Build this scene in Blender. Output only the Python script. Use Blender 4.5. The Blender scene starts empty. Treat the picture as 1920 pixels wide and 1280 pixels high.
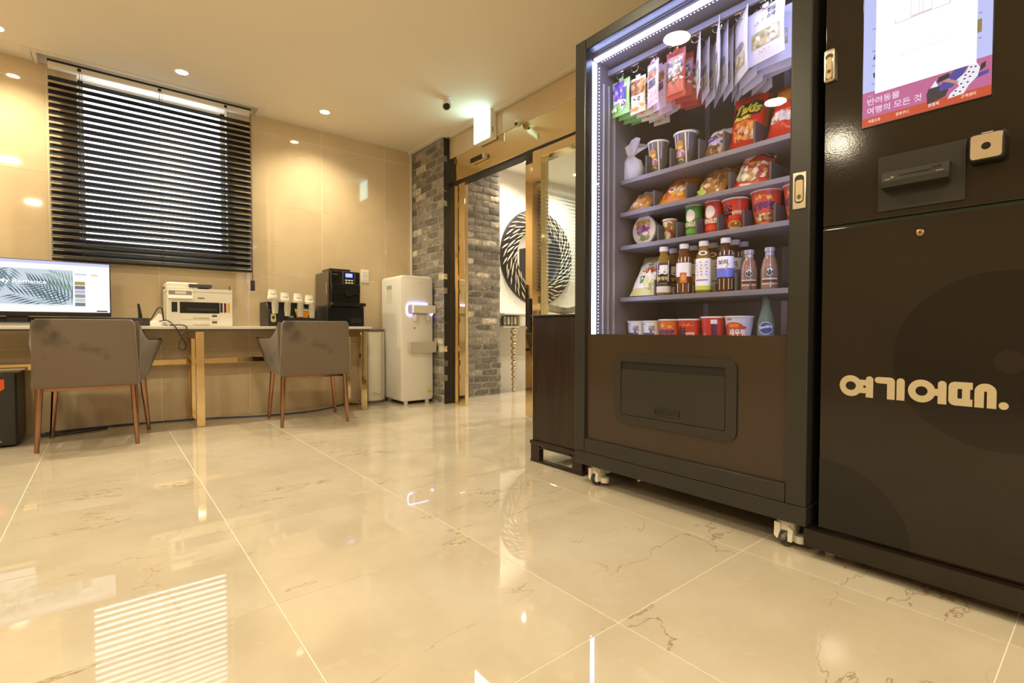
import bpy, bmesh, math, random
from mathutils import Vector, Matrix
from mathutils.geometry import tessellate_polygon
random.seed(7)
SC = bpy.context.scene
COL = SC.collection
PI = math.pi

# ---------------------------------------------------------------- camera, world, exposure
cam_d = bpy.data.cameras.new('camera'); cam_d.sensor_width = 36.0; cam_d.lens = 17.55
cam_d.clip_start = 0.02; cam_d.clip_end = 200
cam = bpy.data.objects.new('camera', cam_d); COL.objects.link(cam)
cam.location = (0.0, 0.0, 0.695)
cam.rotation_euler = (math.radians(90 - 1.469), 0, math.radians(50.848 - 90))
SC.camera = cam

world = bpy.data.worlds.new('daylight'); SC.world = world; world.use_nodes = True
bgn = world.node_tree.nodes['Background']
bgn.inputs['Color'].default_value = (0.80, 0.90, 1.0, 1); bgn.inputs['Strength'].default_value = 4.5
SC.view_settings.view_transform = 'Standard'; SC.view_settings.look = 'None'
SC.view_settings.gamma = 1.0; SC.view_settings.use_curve_mapping = False
SC.view_settings.exposure = 0.0
WARM = (1.0, 0.87, 0.60)          # colour of the ceiling lamps
DISC_W, SPOT_W, LED_S = 18.0, 64.0, 20.0

# ---------------------------------------------------------------- materials
MATS = {}
def nodes_of(name):
    m = bpy.data.materials.new(name); m.use_nodes = True
    nt = m.node_tree; return m, nt, nt.nodes['Principled BSDF']
def mat(name, col=(.5, .5, .5), rough=.5, metal=0., spec=.5, emit=None, es=0., trans=0., ior=1.45, coat=0.):
    if name in MATS: return MATS[name]
    m, nt, b = nodes_of(name)
    b.inputs['Base Color'].default_value = (*col, 1); b.inputs['Roughness'].default_value = rough
    b.inputs['Metallic'].default_value = metal; b.inputs['Specular IOR Level'].default_value = spec
    b.inputs['IOR'].default_value = ior
    if trans: b.inputs['Transmission Weight'].default_value = trans
    if coat: b.inputs['Coat Weight'].default_value = coat
    if emit:
        b.inputs['Emission Color'].default_value = (*emit, 1); b.inputs['Emission Strength'].default_value = es
    MATS[name] = m; return m
def lin(c):
    c = c / 255.0
    return c / 12.92 if c <= .04045 else ((c + .055) / 1.055) ** 2.4
def ink(hexs, rough=.35, es=0.):
    """print or plain colour given as a hex string"""
    k = 'ink_' + hexs + ('' if rough == .35 else '_r%d' % int(rough * 100)) + ('' if not es else '_e%d' % int(es * 100))
    c = tuple(lin(int(hexs[i:i + 2], 16)) for i in (0, 2, 4))
    return mat(k, c, rough, emit=c if es else None, es=es) if not es else mat(k, (0.01, .01, .01), rough, emit=c, es=es)
def N(nt, t, **kw):
    n = nt.nodes.new(t)
    for k, v in kw.items():
        if k in n.inputs: n.inputs[k].default_value = v
        else: setattr(n, k, v)
    return n
def ramp(nt, stops, interp='LINEAR'):
    r = nt.nodes.new('ShaderNodeValToRGB'); r.color_ramp.interpolation = interp
    e = r.color_ramp.elements
    while len(e) < len(stops): e.new(0.5)
    for i, (p, c) in enumerate(stops):
        e[i].position = p; e[i].color = (*c, 1)
    return r
def tile_coords(nt, scale):
    """object coordinates shifted by a random amount for each tile"""
    tc = N(nt, 'ShaderNodeTexCoord'); oi = N(nt, 'ShaderNodeObjectInfo')
    mul = N(nt, 'ShaderNodeVectorMath', operation='MULTIPLY'); mul.inputs[1].default_value = (37., 53., 71.)
    nt.links.new(oi.outputs['Random'], mul.inputs[0])
    add = N(nt, 'ShaderNodeVectorMath', operation='ADD')
    nt.links.new(tc.outputs['Object'], add.inputs[0]); nt.links.new(mul.outputs[0], add.inputs[1])
    mp = N(nt, 'ShaderNodeMapping'); mp.inputs['Scale'].default_value = scale
    nt.links.new(add.outputs[0], mp.inputs['Vector']); return mp, oi
def marble(name, base, dark, light, vein, rough, vscale=(1., 1., 1.), vein_amt=1., bump=0.):
    m, nt, b = nodes_of(name); L = nt.links.new
    mp, oi = tile_coords(nt, (1, 1, 1))
    n1 = N(nt, 'ShaderNodeTexNoise', Scale=3.0, Detail=6.0, Roughness=.6); L(mp.outputs[0], n1.inputs['Vector'])
    r1 = ramp(nt, [(.3, dark), (.5, base), (.72, light)]); L(n1.outputs['Fac'], r1.inputs['Fac'])
    # small pale flecks
    n3 = N(nt, 'ShaderNodeTexNoise', Scale=26.0, Detail=3.0); L(mp.outputs[0], n3.inputs['Vector'])
    r3 = ramp(nt, [(.60, (0, 0, 0)), (.70, (.35, .35, .35))]); L(n3.outputs['Fac'], r3.inputs['Fac'])
    mx0 = N(nt, 'ShaderNodeMix', data_type='RGBA'); L(r3.outputs['Color'], mx0.inputs['Factor']); L(r1.outputs['Color'], mx0.inputs['A'])
    mx0.inputs['B'].default_value = (*light, 1)
    # thin wandering veins
    mp2 = N(nt, 'ShaderNodeMapping'); mp2.inputs['Scale'].default_value = vscale; mp2.inputs['Rotation'].default_value = (0, 0, .5)
    L(mp.outputs[0], mp2.inputs['Vector'])
    n2 = N(nt, 'ShaderNodeTexNoise', Scale=.9, Detail=7.0, Roughness=.55, Distortion=.25); L(mp2.outputs[0], n2.inputs['Vector'])
    sb = N(nt, 'ShaderNodeMath', operation='SUBTRACT'); L(n2.outputs['Fac'], sb.inputs[0]); sb.inputs[1].default_value = .5
    ab = N(nt, 'ShaderNodeMath', operation='ABSOLUTE'); L(sb.outputs[0], ab.inputs[0])
    r2 = ramp(nt, [(.0, (1, 1, 1)), (.0028, (0, 0, 0))]); L(ab.outputs[0], r2.inputs['Fac'])
    n4 = N(nt, 'ShaderNodeTexNoise', Scale=2.2, Detail=2.0); L(mp.outputs[0], n4.inputs['Vector'])
    r4 = ramp(nt, [(.48, (0, 0, 0)), (.62, (vein_amt,) * 3)]); L(n4.outputs['Fac'], r4.inputs['Fac'])
    ml = N(nt, 'ShaderNodeMath', operation='MULTIPLY'); L(r2.outputs['Color'], ml.inputs[0]); L(r4.outputs['Color'], ml.inputs[1])
    mx = N(nt, 'ShaderNodeMix', data_type='RGBA'); L(ml.outputs[0], mx.inputs['Factor']); L(mx0.outputs['Result'], mx.inputs['A'])
    mx.inputs['B'].default_value = (*vein, 1)
    L(mx.outputs['Result'], b.inputs['Base Color'])
    b.inputs['Roughness'].default_value = rough
    if bump:
        geo = N(nt, 'ShaderNodeTexCoord')
        nb = N(nt, 'ShaderNodeTexNoise', Scale=5.0, Detail=1.0); L(mp.outputs[0], nb.inputs['Vector'])
        bp = N(nt, 'ShaderNodeBump', Strength=bump, Distance=.02); L(nb.outputs['Fac'], bp.inputs['Height']); L(bp.outputs[0], b.inputs['Normal'])
    MATS[name] = m; return m
def noisy(name, c1, c2, scale, rough, metal=0., detail=4., lo=.35, hi=.65, bump=0., bscale=None, stretch=(1, 1, 1), coat=0., spec=.5, rnd=False):
    """two-tone noise material with optional fine relief"""
    m, nt, b = nodes_of(name); L = nt.links.new
    if rnd: mp, _ = tile_coords(nt, stretch)
    else:
        tc = N(nt, 'ShaderNodeTexCoord'); mp = N(nt, 'ShaderNodeMapping'); mp.inputs['Scale'].default_value = stretch; L(tc.outputs['Object'], mp.inputs['Vector'])
    n1 = N(nt, 'ShaderNodeTexNoise', Scale=scale, Detail=detail); L(mp.outputs[0], n1.inputs['Vector'])
    r1 = ramp(nt, [(lo, c1), (hi, c2)]); L(n1.outputs['Fac'], r1.inputs['Fac']); L(r1.outputs['Color'], b.inputs['Base Color'])
    b.inputs['Roughness'].default_value = rough; b.inputs['Metallic'].default_value = metal; b.inputs['Specular IOR Level'].default_value = spec
    if coat: b.inputs['Coat Weight'].default_value = coat
    if bump:
        nb = N(nt, 'ShaderNodeTexNoise', Scale=bscale or scale * 4, Detail=2.0); L(mp.outputs[0], nb.inputs['Vector'])
        bp = N(nt, 'ShaderNodeBump', Strength=bump, Distance=.004); L(nb.outputs['Fac'], bp.inputs['Height']); L(bp.outputs[0], b.inputs['Normal'])
    MATS[name] = m; return m
def pane(name, tint=(1, 1, 1), f0=.04):
    """thin clear sheet: transparent with a reflection that grows at glancing angles"""
    m, nt, b = nodes_of(name); L = nt.links.new; nt.nodes.remove(b)
    out = nt.nodes['Material Output']
    lw = N(nt, 'ShaderNodeLayerWeight', Blend=.5); pw = N(nt, 'ShaderNodeMath', operation='POWER'); L(lw.outputs['Facing'], pw.inputs[0]); pw.inputs[1].default_value = 5.
    ma = N(nt, 'ShaderNodeMath', operation='MULTIPLY_ADD'); L(pw.outputs[0], ma.inputs[0]); ma.inputs[1].default_value = 1 - f0; ma.inputs[2].default_value = f0
    tr = N(nt, 'ShaderNodeBsdfTransparent'); tr.inputs['Color'].default_value = (*tint, 1)
    gl = N(nt, 'ShaderNodeBsdfGlossy'); gl.inputs['Roughness'].default_value = 0.0
    mx = N(nt, 'ShaderNodeMixShader'); L(ma.outputs[0], mx.inputs[0]); L(tr.outputs[0], mx.inputs[1]); L(gl.outputs[0], mx.inputs[2]); L(mx.outputs[0], out.inputs['Surface'])
    MATS[name] = m; return m
def brick_mat():
    m, nt, b = nodes_of('grey_reclaimed_brick'); L = nt.links.new
    mp, oi = tile_coords(nt, (1, 1, 1))
    rc = ramp(nt, [(0, (.17, .155, .135)), (.22, (.24, .22, .19)), (.45, (.33, .30, .255)), (.66, (.20, .185, .16)), (.80, (.38, .345, .285)), (.93, (.62, .56, .45))], 'CONSTANT')
    L(oi.outputs['Random'], rc.inputs['Fac'])
    n1 = N(nt, 'ShaderNodeTexNoise', Scale=22., Detail=5., Roughness=.7); L(mp.outputs[0], n1.inputs['Vector'])
    r1 = ramp(nt, [(.35, (.7, .7, .7)), (.55, (1.1, 1.1, 1.1)), (.70, (1.9, 1.85, 1.75))]); L(n1.outputs['Fac'], r1.inputs['Fac'])
    mx = N(nt, 'ShaderNodeMix', data_type='RGBA', blend_type='MULTIPLY'); mx.inputs['Factor'].default_value = 1.
    L(rc.outputs['Color'], mx.inputs['A']); L(r1.outputs['Color'], mx.inputs['B']); L(mx.outputs['Result'], b.inputs['Base Color'])
    b.inputs['Roughness'].default_value = .8
    bp = N(nt, 'ShaderNodeBump', Strength=.6, Distance=.006); L(n1.outputs['Fac'], bp.inputs['Height']); L(bp.outputs[0], b.inputs['Normal'])
    MATS['brick'] = m; return m

FLOOR = marble('cream_floor_marble', (.585, .512, .392), (.535, .462, .345), (.645, .580, .462), (.30, .20, .11), .022, (1.1, 2.6, 1.), .8, bump=.005)
WTILE = marble('beige_wall_marble', (.66, .52, .335), (.62, .485, .31), (.70, .56, .37), (.50, .36, .20), .05, (.7, 2.2, 2.2), .5)
GROUT = mat('pale_grout', (.88, .82, .70), .7)
CEIL = noisy('cream_ceiling_paint', (.85, .77, .63), (.87, .79, .65), 2., .75)
TRIMW = mat('white_moulding', (.80, .75, .66), .5)
VESTW = noisy('white_lobby_paint', (.80, .77, .70), (.83, .80, .74), 2., .7)
BRICK = brick_mat()
MORTAR = noisy('dark_mortar', (.30, .275, .24), (.42, .385, .335), 30., .9)
GOLD = noisy('polished_gold_steel', (.80, .64, .39), (.83, .67, .42), 3., .05, metal=1.)
COPPER = noisy('rose_copper', (.36, .20, .135), (.42, .24, .165), 5., .07, metal=1.)
BLACKG = mat('gloss_black_plastic', (.012, .012, .012), .18)
BLACKM = noisy('matt_black_plastic', (.014, .014, .014), (.02, .02, .02), 8., .45)
SLAT = noisy('dark_blind_slat', (.0055, .0052, .006), (.0075, .007, .008), 3., .42, stretch=(.3, 8, 8), spec=.28)
WHITEP = noisy('white_plastic', (.88, .86, .81), (.90, .88, .83), 2., .35)
CREAMP = noisy('cream_plastic', (.78, .74, .64), (.81, .77, .67), 2., .35)
GREYP = mat('mid_grey_plastic', (.30, .29, .27), .4)
STEEL = mat('brushed_nickel', (.62, .57, .48), .28, 1.)
CHROME = mat('chrome', (.8, .8, .8), .12, 1.)
STONE = noisy('white_stone_top', (.72, .68, .60), (.80, .77, .70), 5., .2)
DGREY = noisy('dark_grey_steel', (.024, .022, .019), (.027, .025, .021), 3., .34)
UNDER = mat('dark_underframe', (.10, .085, .065), .5)
BROWNP = noisy('gloss_brown_panel', (.043, .028, .019), (.048, .031, .021), 2., .13)
KIOSK = noisy('espresso_lacquer', (.014, .0097, .0065), (.0155, .0108, .0072), 2., .09, bump=.022, bscale=260.)
KIOSKD = noisy('espresso_lacquer_print', (.0050, .0040, .0033), (.0056, .0044, .0036), 2., .09, bump=.022, bscale=260.)
CABW = noisy('dark_walnut', (.017, .009, .006), (.032, .017, .011), 5., .28, stretch=(6, 6, .5))
CHAMB = noisy('cabinet_lining', (.15, .135, .14), (.165, .15, .155), 3., .45)
SHELF = mat('grey_shelf_steel', (.22, .205, .225), .4, .2)
DIVID = mat('brown_grey_divider', (.085, .075, .070), .45)
VELVET = noisy('grey_velvet', (.066, .050, .038), (.155, .116, .080), 4.5, .75, detail=4., lo=.33, hi=.43)
VELVET.node_tree.nodes['Principled BSDF'].inputs['Sheen Weight'].default_value = .12
PANE = pane('clear_pane'); PANEG = pane('entrance_glass', (.93, .97, .94), .07)
RUBBER = mat('black_rubber', (.02, .018, .016), .7)
LEDW = mat('led_light', (0, 0, 0), .5, emit=(.45, .52, 1.0), es=LED_S)

# ---------------------------------------------------------------- mesh builder
class B:
    def __init__(s): s.v = []; s.f = []; s.m = []; s.mats = []; s.cur = 0; s.flat = set()
    def use(s, m):
        if m not in s.mats: s.mats.append(m)
        s.cur = s.mats.index(m); return s
    def face(s, idx): s.f.append(tuple(idx)); s.m.append(s.cur)
    def add(s, vs, fs):
        o = len(s.v); s.v += [tuple(p) for p in vs]
        for f in fs: s.face([i + o for i in f])
        return s
    def box(s, x0, x1, y0, y1, z0, z1):
        return s.add([(x0, y0, z0), (x1, y0, z0), (x1, y1, z0), (x0, y1, z0), (x0, y0, z1), (x1, y0, z1), (x1, y1, z1), (x0, y1, z1)],
                     [(0, 3, 2, 1), (4, 5, 6, 7), (0, 1, 5, 4), (1, 2, 6, 5), (2, 3, 7, 6), (3, 0, 4, 7)])
    def rbox(s, x0, x1, y0, y1, z0, z1, r=.004, seg=2):
        bm = bmesh.new(); bmesh.ops.create_cube(bm, size=1.)
        for v in bm.verts:
            v.co = Vector(((x0 + x1) / 2 + v.co.x * (x1 - x0), (y0 + y1) / 2 + v.co.y * (y1 - y0), (z0 + z1) / 2 + v.co.z * (z1 - z0)))
        r = min(r, .49 * min(x1 - x0, y1 - y0, z1 - z0))
        bmesh.ops.bevel(bm, geom=list(bm.edges), offset=r, segments=seg, affect='EDGES', profile=.5)
        bm.normal_update(); k = len(s.f)
        s.flat |= {k + i for i, f in enumerate(bm.faces) if max(abs(c) for c in f.normal) > .9999}
        return s.bm(bm)
    def bm(s, bm):
        bm.verts.index_update()
        s.add([v.co for v in bm.verts], [[v.index for v in f.verts] for f in bm.faces]); bm.free(); return s
    def prism(s, poly, d0, d1, plane='xz', inset=0.):
        """polygon (list of 2D points, counter-clockwise) extruded; plane xz extrudes along y, xy along z, yz along x"""
        def P(p, d):
            return {'xz': (p[0], d, p[1]), 'xy': (p[0], p[1], d), 'yz': (d, p[0], p[1])}[plane]
        cx = sum(p[0] for p in poly) / len(poly); cy = sum(p[1] for p in poly) / len(poly)
        def ins(k):
            out = []
            for (a, b_) in poly:
                L = math.hypot(a - cx, b_ - cy) or 1; out.append((a - (a - cx) / L * k, b_ - (b_ - cy) / L * k))
            return out
        rings = [(poly, d0), (poly, d1)] if not inset else [(ins(inset), d0), (ins(inset * .3), d0 + inset * .3), (poly, d0 + inset), (poly, d1 - inset), (ins(inset * .3), d1 - inset * .3), (ins(inset), d1)]
        o = len(s.v); n = len(poly)
        for pl, d in rings: s.v += [P(p, d) for p in pl]
        for k in range(len(rings) - 1):
            for i in range(n):
                j = (i + 1) % n; s.face((o + k * n + i, o + k * n + j, o + (k + 1) * n + j, o + (k + 1) * n + i))
        tri = tessellate_polygon([[Vector((p[0], p[1], 0)) for p in poly]])
        if len(tri) == n - 2 and n > 4 and inset == 0.:
            for t in tri: s.face([o + i for i in t]); s.face([o + (len(rings) - 1) * n + i for i in t])
        else:
            s.face([o + i for i in range(n)][::-1]); s.face([o + (len(rings) - 1) * n + i for i in range(n)])
        return s
    def lathe(s, prof, n=24, c=(0, 0, 0), axis='z', cap=True):
        o = len(s.v); k = len(prof)
        for i in range(n):
            a = 2 * PI * i / n; ca, sa = math.cos(a), math.sin(a)
            for r, h in prof:
                p = (r * ca, r * sa, h)
                if axis == 'x': p = (h, r * ca, r * sa)
                if axis == 'y': p = (r * ca, h, r * sa)
                s.v.append((p[0] + c[0], p[1] + c[1], p[2] + c[2]))
        for i in range(n):
            j = (i + 1) % n
            for q in range(k - 1): s.face((o + i * k + q, o + j * k + q, o + j * k + q + 1, o + i * k + q + 1))
        if cap and prof[0][0] > 1e-6: s.face([o + i * k for i in range(n)][::-1])
        if cap and prof[-1][0] > 1e-6: s.face([o + i * k + k - 1 for i in range(n)])
        return s
    def tube(s, pts, r, n=8, closed=False):
        pts = [Vector(p) for p in pts]; o = len(s.v); m = len(pts)
        rr = r if isinstance(r, (list, tuple)) else [r] * m
        up = Vector((0, 0, 1)); prev = None
        for i, p in enumerate(pts):
            t = (pts[min(i + 1, m - 1)] - pts[max(i - 1, 0)]).normalized()
            if prev is None:
                a = t.cross(up if abs(t.z) < .9 else Vector((1, 0, 0))).normalized()
            else:
                a = (prev - t * prev.dot(t)).normalized()
            prev = a; b = t.cross(a)
            for q in range(n):
                g = 2 * PI * q / n; s.v.append(tuple(p + (a * math.cos(g) + b * math.sin(g)) * rr[i]))
        for i in range(m - 1):
            for q in range(n):
                w = (q + 1) % n; s.face((o + i * n + q, o + i * n + w, o + (i + 1) * n + w, o + (i + 1) * n + q))
        s.face([o + q for q in range(n)][::-1]); s.face([o + (m - 1) * n + q for q in range(n)])
        return s
    def sphere(s, c, r, n=14, k=9, sz=1.):
        prof = [(r * math.sin(PI * i / k), -r * sz * math.cos(PI * i / k)) for i in range(k + 1)]
        prof[0] = (0, -r * sz); prof[-1] = (0, r * sz)
        return s.lathe(prof, n, c)
    def mesh(s, name, material=None, smooth=35):
        me = bpy.data.meshes.new(name); me.from_pydata(s.v, [], s.f); 
        ms = s.mats or [material]
        for m in ms: me.materials.append(m)
        if s.mats: me.polygons.foreach_set('material_index', s.m)
        bm = bmesh.new(); bm.from_mesh(me); bmesh.ops.recalc_face_normals(bm, faces=bm.faces); bm.to_mesh(me); bm.free()
        if smooth:
            me.polygons.foreach_set('use_smooth', [True] * len(me.polygons)); me.set_sharp_from_angle(angle=math.radians(smooth))
            if s.flat: me.polygons.foreach_set('use_smooth', [i not in s.flat for i in range(len(me.polygons))])
        me.update(); return me
    def obj(s, name, material=None, parent=None, smooth=35, label=None):
        return link(name, s.mesh(name, material, smooth), parent, label)
def link(name, data, parent=None, label=None, loc=None, rot=None):
    o = bpy.data.objects.new(name, data); COL.objects.link(o)
    if parent: o.parent = parent
    if label: o['label'] = label
    if loc: o.location = loc
    if rot: o.rotation_euler = rot
    return o
def thing(name, label, cat, loc=(0, 0, 0), rz=0., group=None, rx=0., ry=0.):
    o = bpy.data.objects.new(name, None); COL.objects.link(o); o.empty_display_size = .05
    o.location = loc; o.rotation_euler = (rx, ry, rz); o['label'] = label; o['category'] = cat
    if group: o['group'] = group
    return o
def tag(o, label, cat, group=None):
    o['label'] = label; o['category'] = cat
    if group: o['group'] = group
    return o
def struct(o): o['kind'] = 'structure'; return o
def copy_thing(src, label, loc, rz=None, group=None, rx=None):
    c = src.copy(); COL.objects.link(c); c.location = loc; c['label'] = label
    if rz is not None: c.rotation_euler.z = rz
    if rx is not None: c.rotation_euler.x = rx
    if group: c['group'] = group
    for ch in list(src.children):
        d = ch.copy(); COL.objects.link(d); d.parent = c
        for g in list(ch.children):
            e = g.copy(); COL.objects.link(e); e.parent = d
    return c
def rrect(x0, x1, z0, z1, r, n=5):
    out = []
    for cx, cz, a0 in ((x1 - r, z0 + r, -PI / 2), (x1 - r, z1 - r, 0), (x0 + r, z1 - r, PI / 2), (x0 + r, z0 + r, PI)):
        for i in range(n + 1):
            a = a0 + PI / 2 * i / n; out.append((cx + r * math.cos(a), cz + r * math.sin(a)))
    return out
def bez(p, n=10):
    """smooth curve through points (Catmull-Rom)"""
    p = [Vector(q) for q in p]; out = []
    for i in range(len(p) - 1):
        a, b, c, d = p[max(i - 1, 0)], p[i], p[i + 1], p[min(i + 2, len(p) - 1)]
        for k in range(n):
            t = k / n
            out.append(.5 * ((2 * b) + (c - a) * t + (2 * a - 5 * b + 4 * c - d) * t * t + (3 * b - a - 3 * c + d) * t ** 3))
    out.append(p[-1]); return out

# ---------------------------------------------------------------- flat print (lettering and shapes laid on a surface)
TXT = {}; PEN = {}
def text_geo(s, bold=.0):
    if (s, bold) in TXT: return TXT[(s, bold)]
    if 'pen' not in PEN:
        c = bpy.data.curves.new('pen', 'FONT'); c.size = 1.; c.resolution_u = 3; PEN['pen'] = bpy.data.objects.new('pen', c)
    o = PEN['pen']; o.data.body = s; o.data.offset = bold
    me = bpy.data.meshes.new_from_object(o)
    vs = [(v.co.x, v.co.y) for v in me.vertices]; fs = [tuple(p.vertices) for p in me.polygons]
    bpy.data.meshes.remove(me)
    if vs:
        x0 = min(v[0] for v in vs); x1 = max(v[0] for v in vs); y0 = min(v[1] for v in vs); y1 = max(v[1] for v in vs)
        vs = [((x - x0), (y - y0)) for x, y in vs]; TXT[(s, bold)] = (vs, fs, x1 - x0, y1 - y0)
    else: TXT[(s, bold)] = ([], [], 1, 1)
    return TXT[(s, bold)]
class Print:
    def __init__(s, step=.00025, es=0.): s.b = B(); s.k = 0; s.step = step; s.es = es
    def _m(s, col): s.b.use(ink(col, es=s.es) if isinstance(col, str) else col); s.k += 1; return s.k * s.step
    def rect(s, x0, y0, x1, y1, col, n=1):
        h = s._m(col); vs = []; fs = []
        for i in range(n + 1):
            x = x0 + (x1 - x0) * i / n; vs += [(x, y0, h), (x, y1, h)]
            if i: fs.append((2 * i - 2, 2 * i, 2 * i + 1, 2 * i - 1))
        s.b.add(vs, fs); return s
    def poly(s, pts, col, holes=()):
        h = s._m(col); loops = [list(pts)] + [list(q) for q in holes]
        flat = [p for l in loops for p in l]
        tri = tessellate_polygon([[Vector((p[0], p[1], 0)) for p in l] for l in loops])
        s.b.add([(p[0], p[1], h) for p in flat], tri); return s
    def ell(s, cx, cy, rx, ry, col, n=20, hole=None):
        pts = [(cx + rx * math.cos(2 * PI * i / n), cy + ry * math.sin(2 * PI * i / n)) for i in range(n)]
        hs = [] if not hole else [[(cx + hole * rx * math.cos(2 * PI * i / n), cy + hole * ry * math.sin(2 * PI * i / n)) for i in range(n)]]
        return s.poly(pts, col, hs)
    def text(s, t, x, y, hgt, col, w=None, bold=.02, align='l', shear=0., up=0.):
        """lettering with its lower left (or centre) at x, y; hgt tall and, if given, w wide"""
        vs, fs, tw, th = text_geo(t, bold); k = hgt / th; kx = (w / tw) if w else k
        if align == 'c': x -= tw * kx / 2
        h = s._m(col)
        s.b.add([(x + vx * kx + vy * k * shear, y + vy * k + vx * kx * up, h) for vx, vy in vs], fs); return s
    def obj(s, name, parent, fn, fine=0.):
        if fine:                                   # cut into small triangles so that the print follows a curved surface
            V = list(s.b.v); F = []; Mi = []; mid = {}
            def half(a, b):
                k = (a, b) if a < b else (b, a)
                if k not in mid: mid[k] = len(V); V.append(tuple((p + q) / 2 for p, q in zip(V[a], V[b])))
                return mid[k]
            todo = [(f[0], f[i], f[i + 1], m) for f, m in zip(s.b.f, s.b.m) for i in range(1, len(f) - 1)]
            while todo:
                a, b, c, m = todo.pop(); d = lambda i, j: math.hypot(V[i][0] - V[j][0], V[i][1] - V[j][1])
                L = (d(a, b), d(b, c), d(c, a)); k = L.index(max(L))
                if L[k] <= fine: F.append((a, b, c)); Mi.append(m); continue
                if k == 0: h = half(a, b); todo += [(a, h, c, m), (h, b, c, m)]
                elif k == 1: h = half(b, c); todo += [(a, b, h, m), (a, h, c, m)]
                else: h = half(c, a); todo += [(a, b, h, m), (h, b, c, m)]
            s.b.v, s.b.f, s.b.m = V, F, Mi
        s.b.v = [tuple(fn(*p)) for p in s.b.v]
        me = bpy.data.meshes.new(name); me.from_pydata(s.b.v, [], s.b.f)
        for m in s.b.mats: me.materials.append(m)
        me.polygons.foreach_set('material_index', s.b.m); me.update()
        return link(name, me, parent)
def front(y0, x0=0., z0=0.): return lambda u, v, h: (x0 + u, y0 - h, z0 + v)        # laid on a face that looks along -y
def topside(z0): return lambda u, v, h: (u, v, z0 + h)
def around(rfun, z0=0.):
    """wrapped round an upright cup or bottle; u runs along the arc from the front (-y)"""
    def f(u, v, h):
        r = rfun(v); a = u / max(r, 1e-3); return ((r + h) * math.sin(a), -(r + h) * math.cos(a), z0 + v)
    return f
# ================================================================= the room
CZ = 2.455; WY = 4.56; EX = 2.48
X0, X1, Y0, Y1 = -3.304, 2.60, -2.235, WY
FPX, FPY = .605, .596
# floor: grout bed with square marble tiles
fb = B(); fb.box(X0 - .12, 5.50, Y0 - .12, WY + .19, -.06, -.0015)
floor = struct(fb.obj('floor', GROUT, smooth=0))
def tile_mesh(name, sx, sy, th, m, ch=.0006):
    """tile lying flat, top at z = 0, centred, with a fine chamfer"""
    b = B(); a, c = sx / 2, sy / 2
    b.add([(-a, -c, -th), (a, -c, -th), (a, c, -th), (-a, c, -th), (-a, -c, -ch), (a, -c, -ch), (a, c, -ch), (-a, c, -ch),
           (-a + ch, -c + ch, 0), (a - ch, -c + ch, 0), (a - ch, c - ch, 0), (-a + ch, c - ch, 0)],
          [(0, 1, 5, 4), (1, 2, 6, 5), (2, 3, 7, 6), (3, 0, 4, 7), (4, 5, 9, 8), (5, 6, 10, 9), (6, 7, 11, 10), (7, 4, 8, 11), (8, 9, 10, 11), (0, 3, 2, 1)])
    return b.mesh(name, m, 0)
ft = tile_mesh('floor_tile', FPX - .0028, FPY - .0028, .01, FLOOR)
lastrow = WY - (.745 + FPY * 6); ftc = tile_mesh('floor_tile_cut', FPX - .0032, lastrow - .0032, .01, FLOOR)
for i in range(-6, 9):
    for j in range(-5, 7):
        x = .326 + FPX * (i + .5); y = .745 + FPY * (j + .5)
        if x > 2.75 and y < 1.0: continue
        if x > 5.3: continue
        if j == 6: link('floor_tile', ftc, floor, loc=(x, .745 + FPY * 6 + lastrow / 2, 0))
        else: link('floor_tile', ft, floor, loc=(x, y, 0), rot=(0, 0, random.choice((0, PI))))
# window wall with an opening and polished tiles
OX0, OX1, OZ0, OZ1 = -.125, .775, 1.29, 2.43
wb = B()
for a in ((X0, OX0, 0, CZ), (OX1, 2.42, 0, CZ), (OX0, OX1, 0, OZ0), (OX0, OX1, OZ1, CZ)):
    wb.box(a[0], a[1], WY + .0013, WY + .19, a[2], a[3] + (.12 if a[3] == CZ else 0))
wall_back = struct(wb.obj('wall_back', GROUT, smooth=0))
def rect_minus(r, h):
    x0, x1, z0, z1 = r; a0, a1, b0, b1 = h
    if x1 <= a0 or x0 >= a1 or z1 <= b0 or z0 >= b1: return [r]
    out = []
    if x0 < a0: out.append((x0, a0, z0, z1)); x0 = a0
    if x1 > a1: out.append((a1, x1, z0, z1)); x1 = a1
    if z0 < b0: out.append((x0, x1, z0, b0))
    if z1 > b1: out.append((x0, x1, b1, z1))
    return out
zs = [0., .558, 1.147, 1.733, 2.325, CZ]
xs = [X0] + [.32 + .6 * k for k in range(-5, 4)] + [2.42]
for i in range(len(xs) - 1):
    for k in range(len(zs) - 1):
        cx, cz = (xs[i] + xs[i + 1]) / 2, (zs[k] + zs[k + 1]) / 2; b = B()
        for (a, c, d, e) in rect_minus((xs[i] + .0017, xs[i + 1] - .0017, zs[k] + .0017, zs[k + 1] - .0017), (OX0, OX1, OZ0, OZ1)):
            b.box(a - cx, c - cx, 0, .0012, d - cz, e - cz)
        if b.v: link('wall_tile', b.mesh('wall_tile', WTILE, 0), wall_back, loc=(cx, WY, cz))
# other walls
PLAIN = noisy('beige_wall_panel', (.52, .42, .29), (.56, .455, .315), 1.5, .75)
struct(B().box(X0 - .12, X0, Y0, WY + .19, 0, CZ).obj('wall_left', PLAIN, smooth=0))
struct(B().box(X0 - .12, 2.6, Y0 - .12, Y0, 0, CZ).obj('wall_front', PLAIN, smooth=0))
struct(B().box(EX, 2.60, Y0, 1.70, 0, CZ).obj('wall_right', PLAIN, smooth=0))
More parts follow.
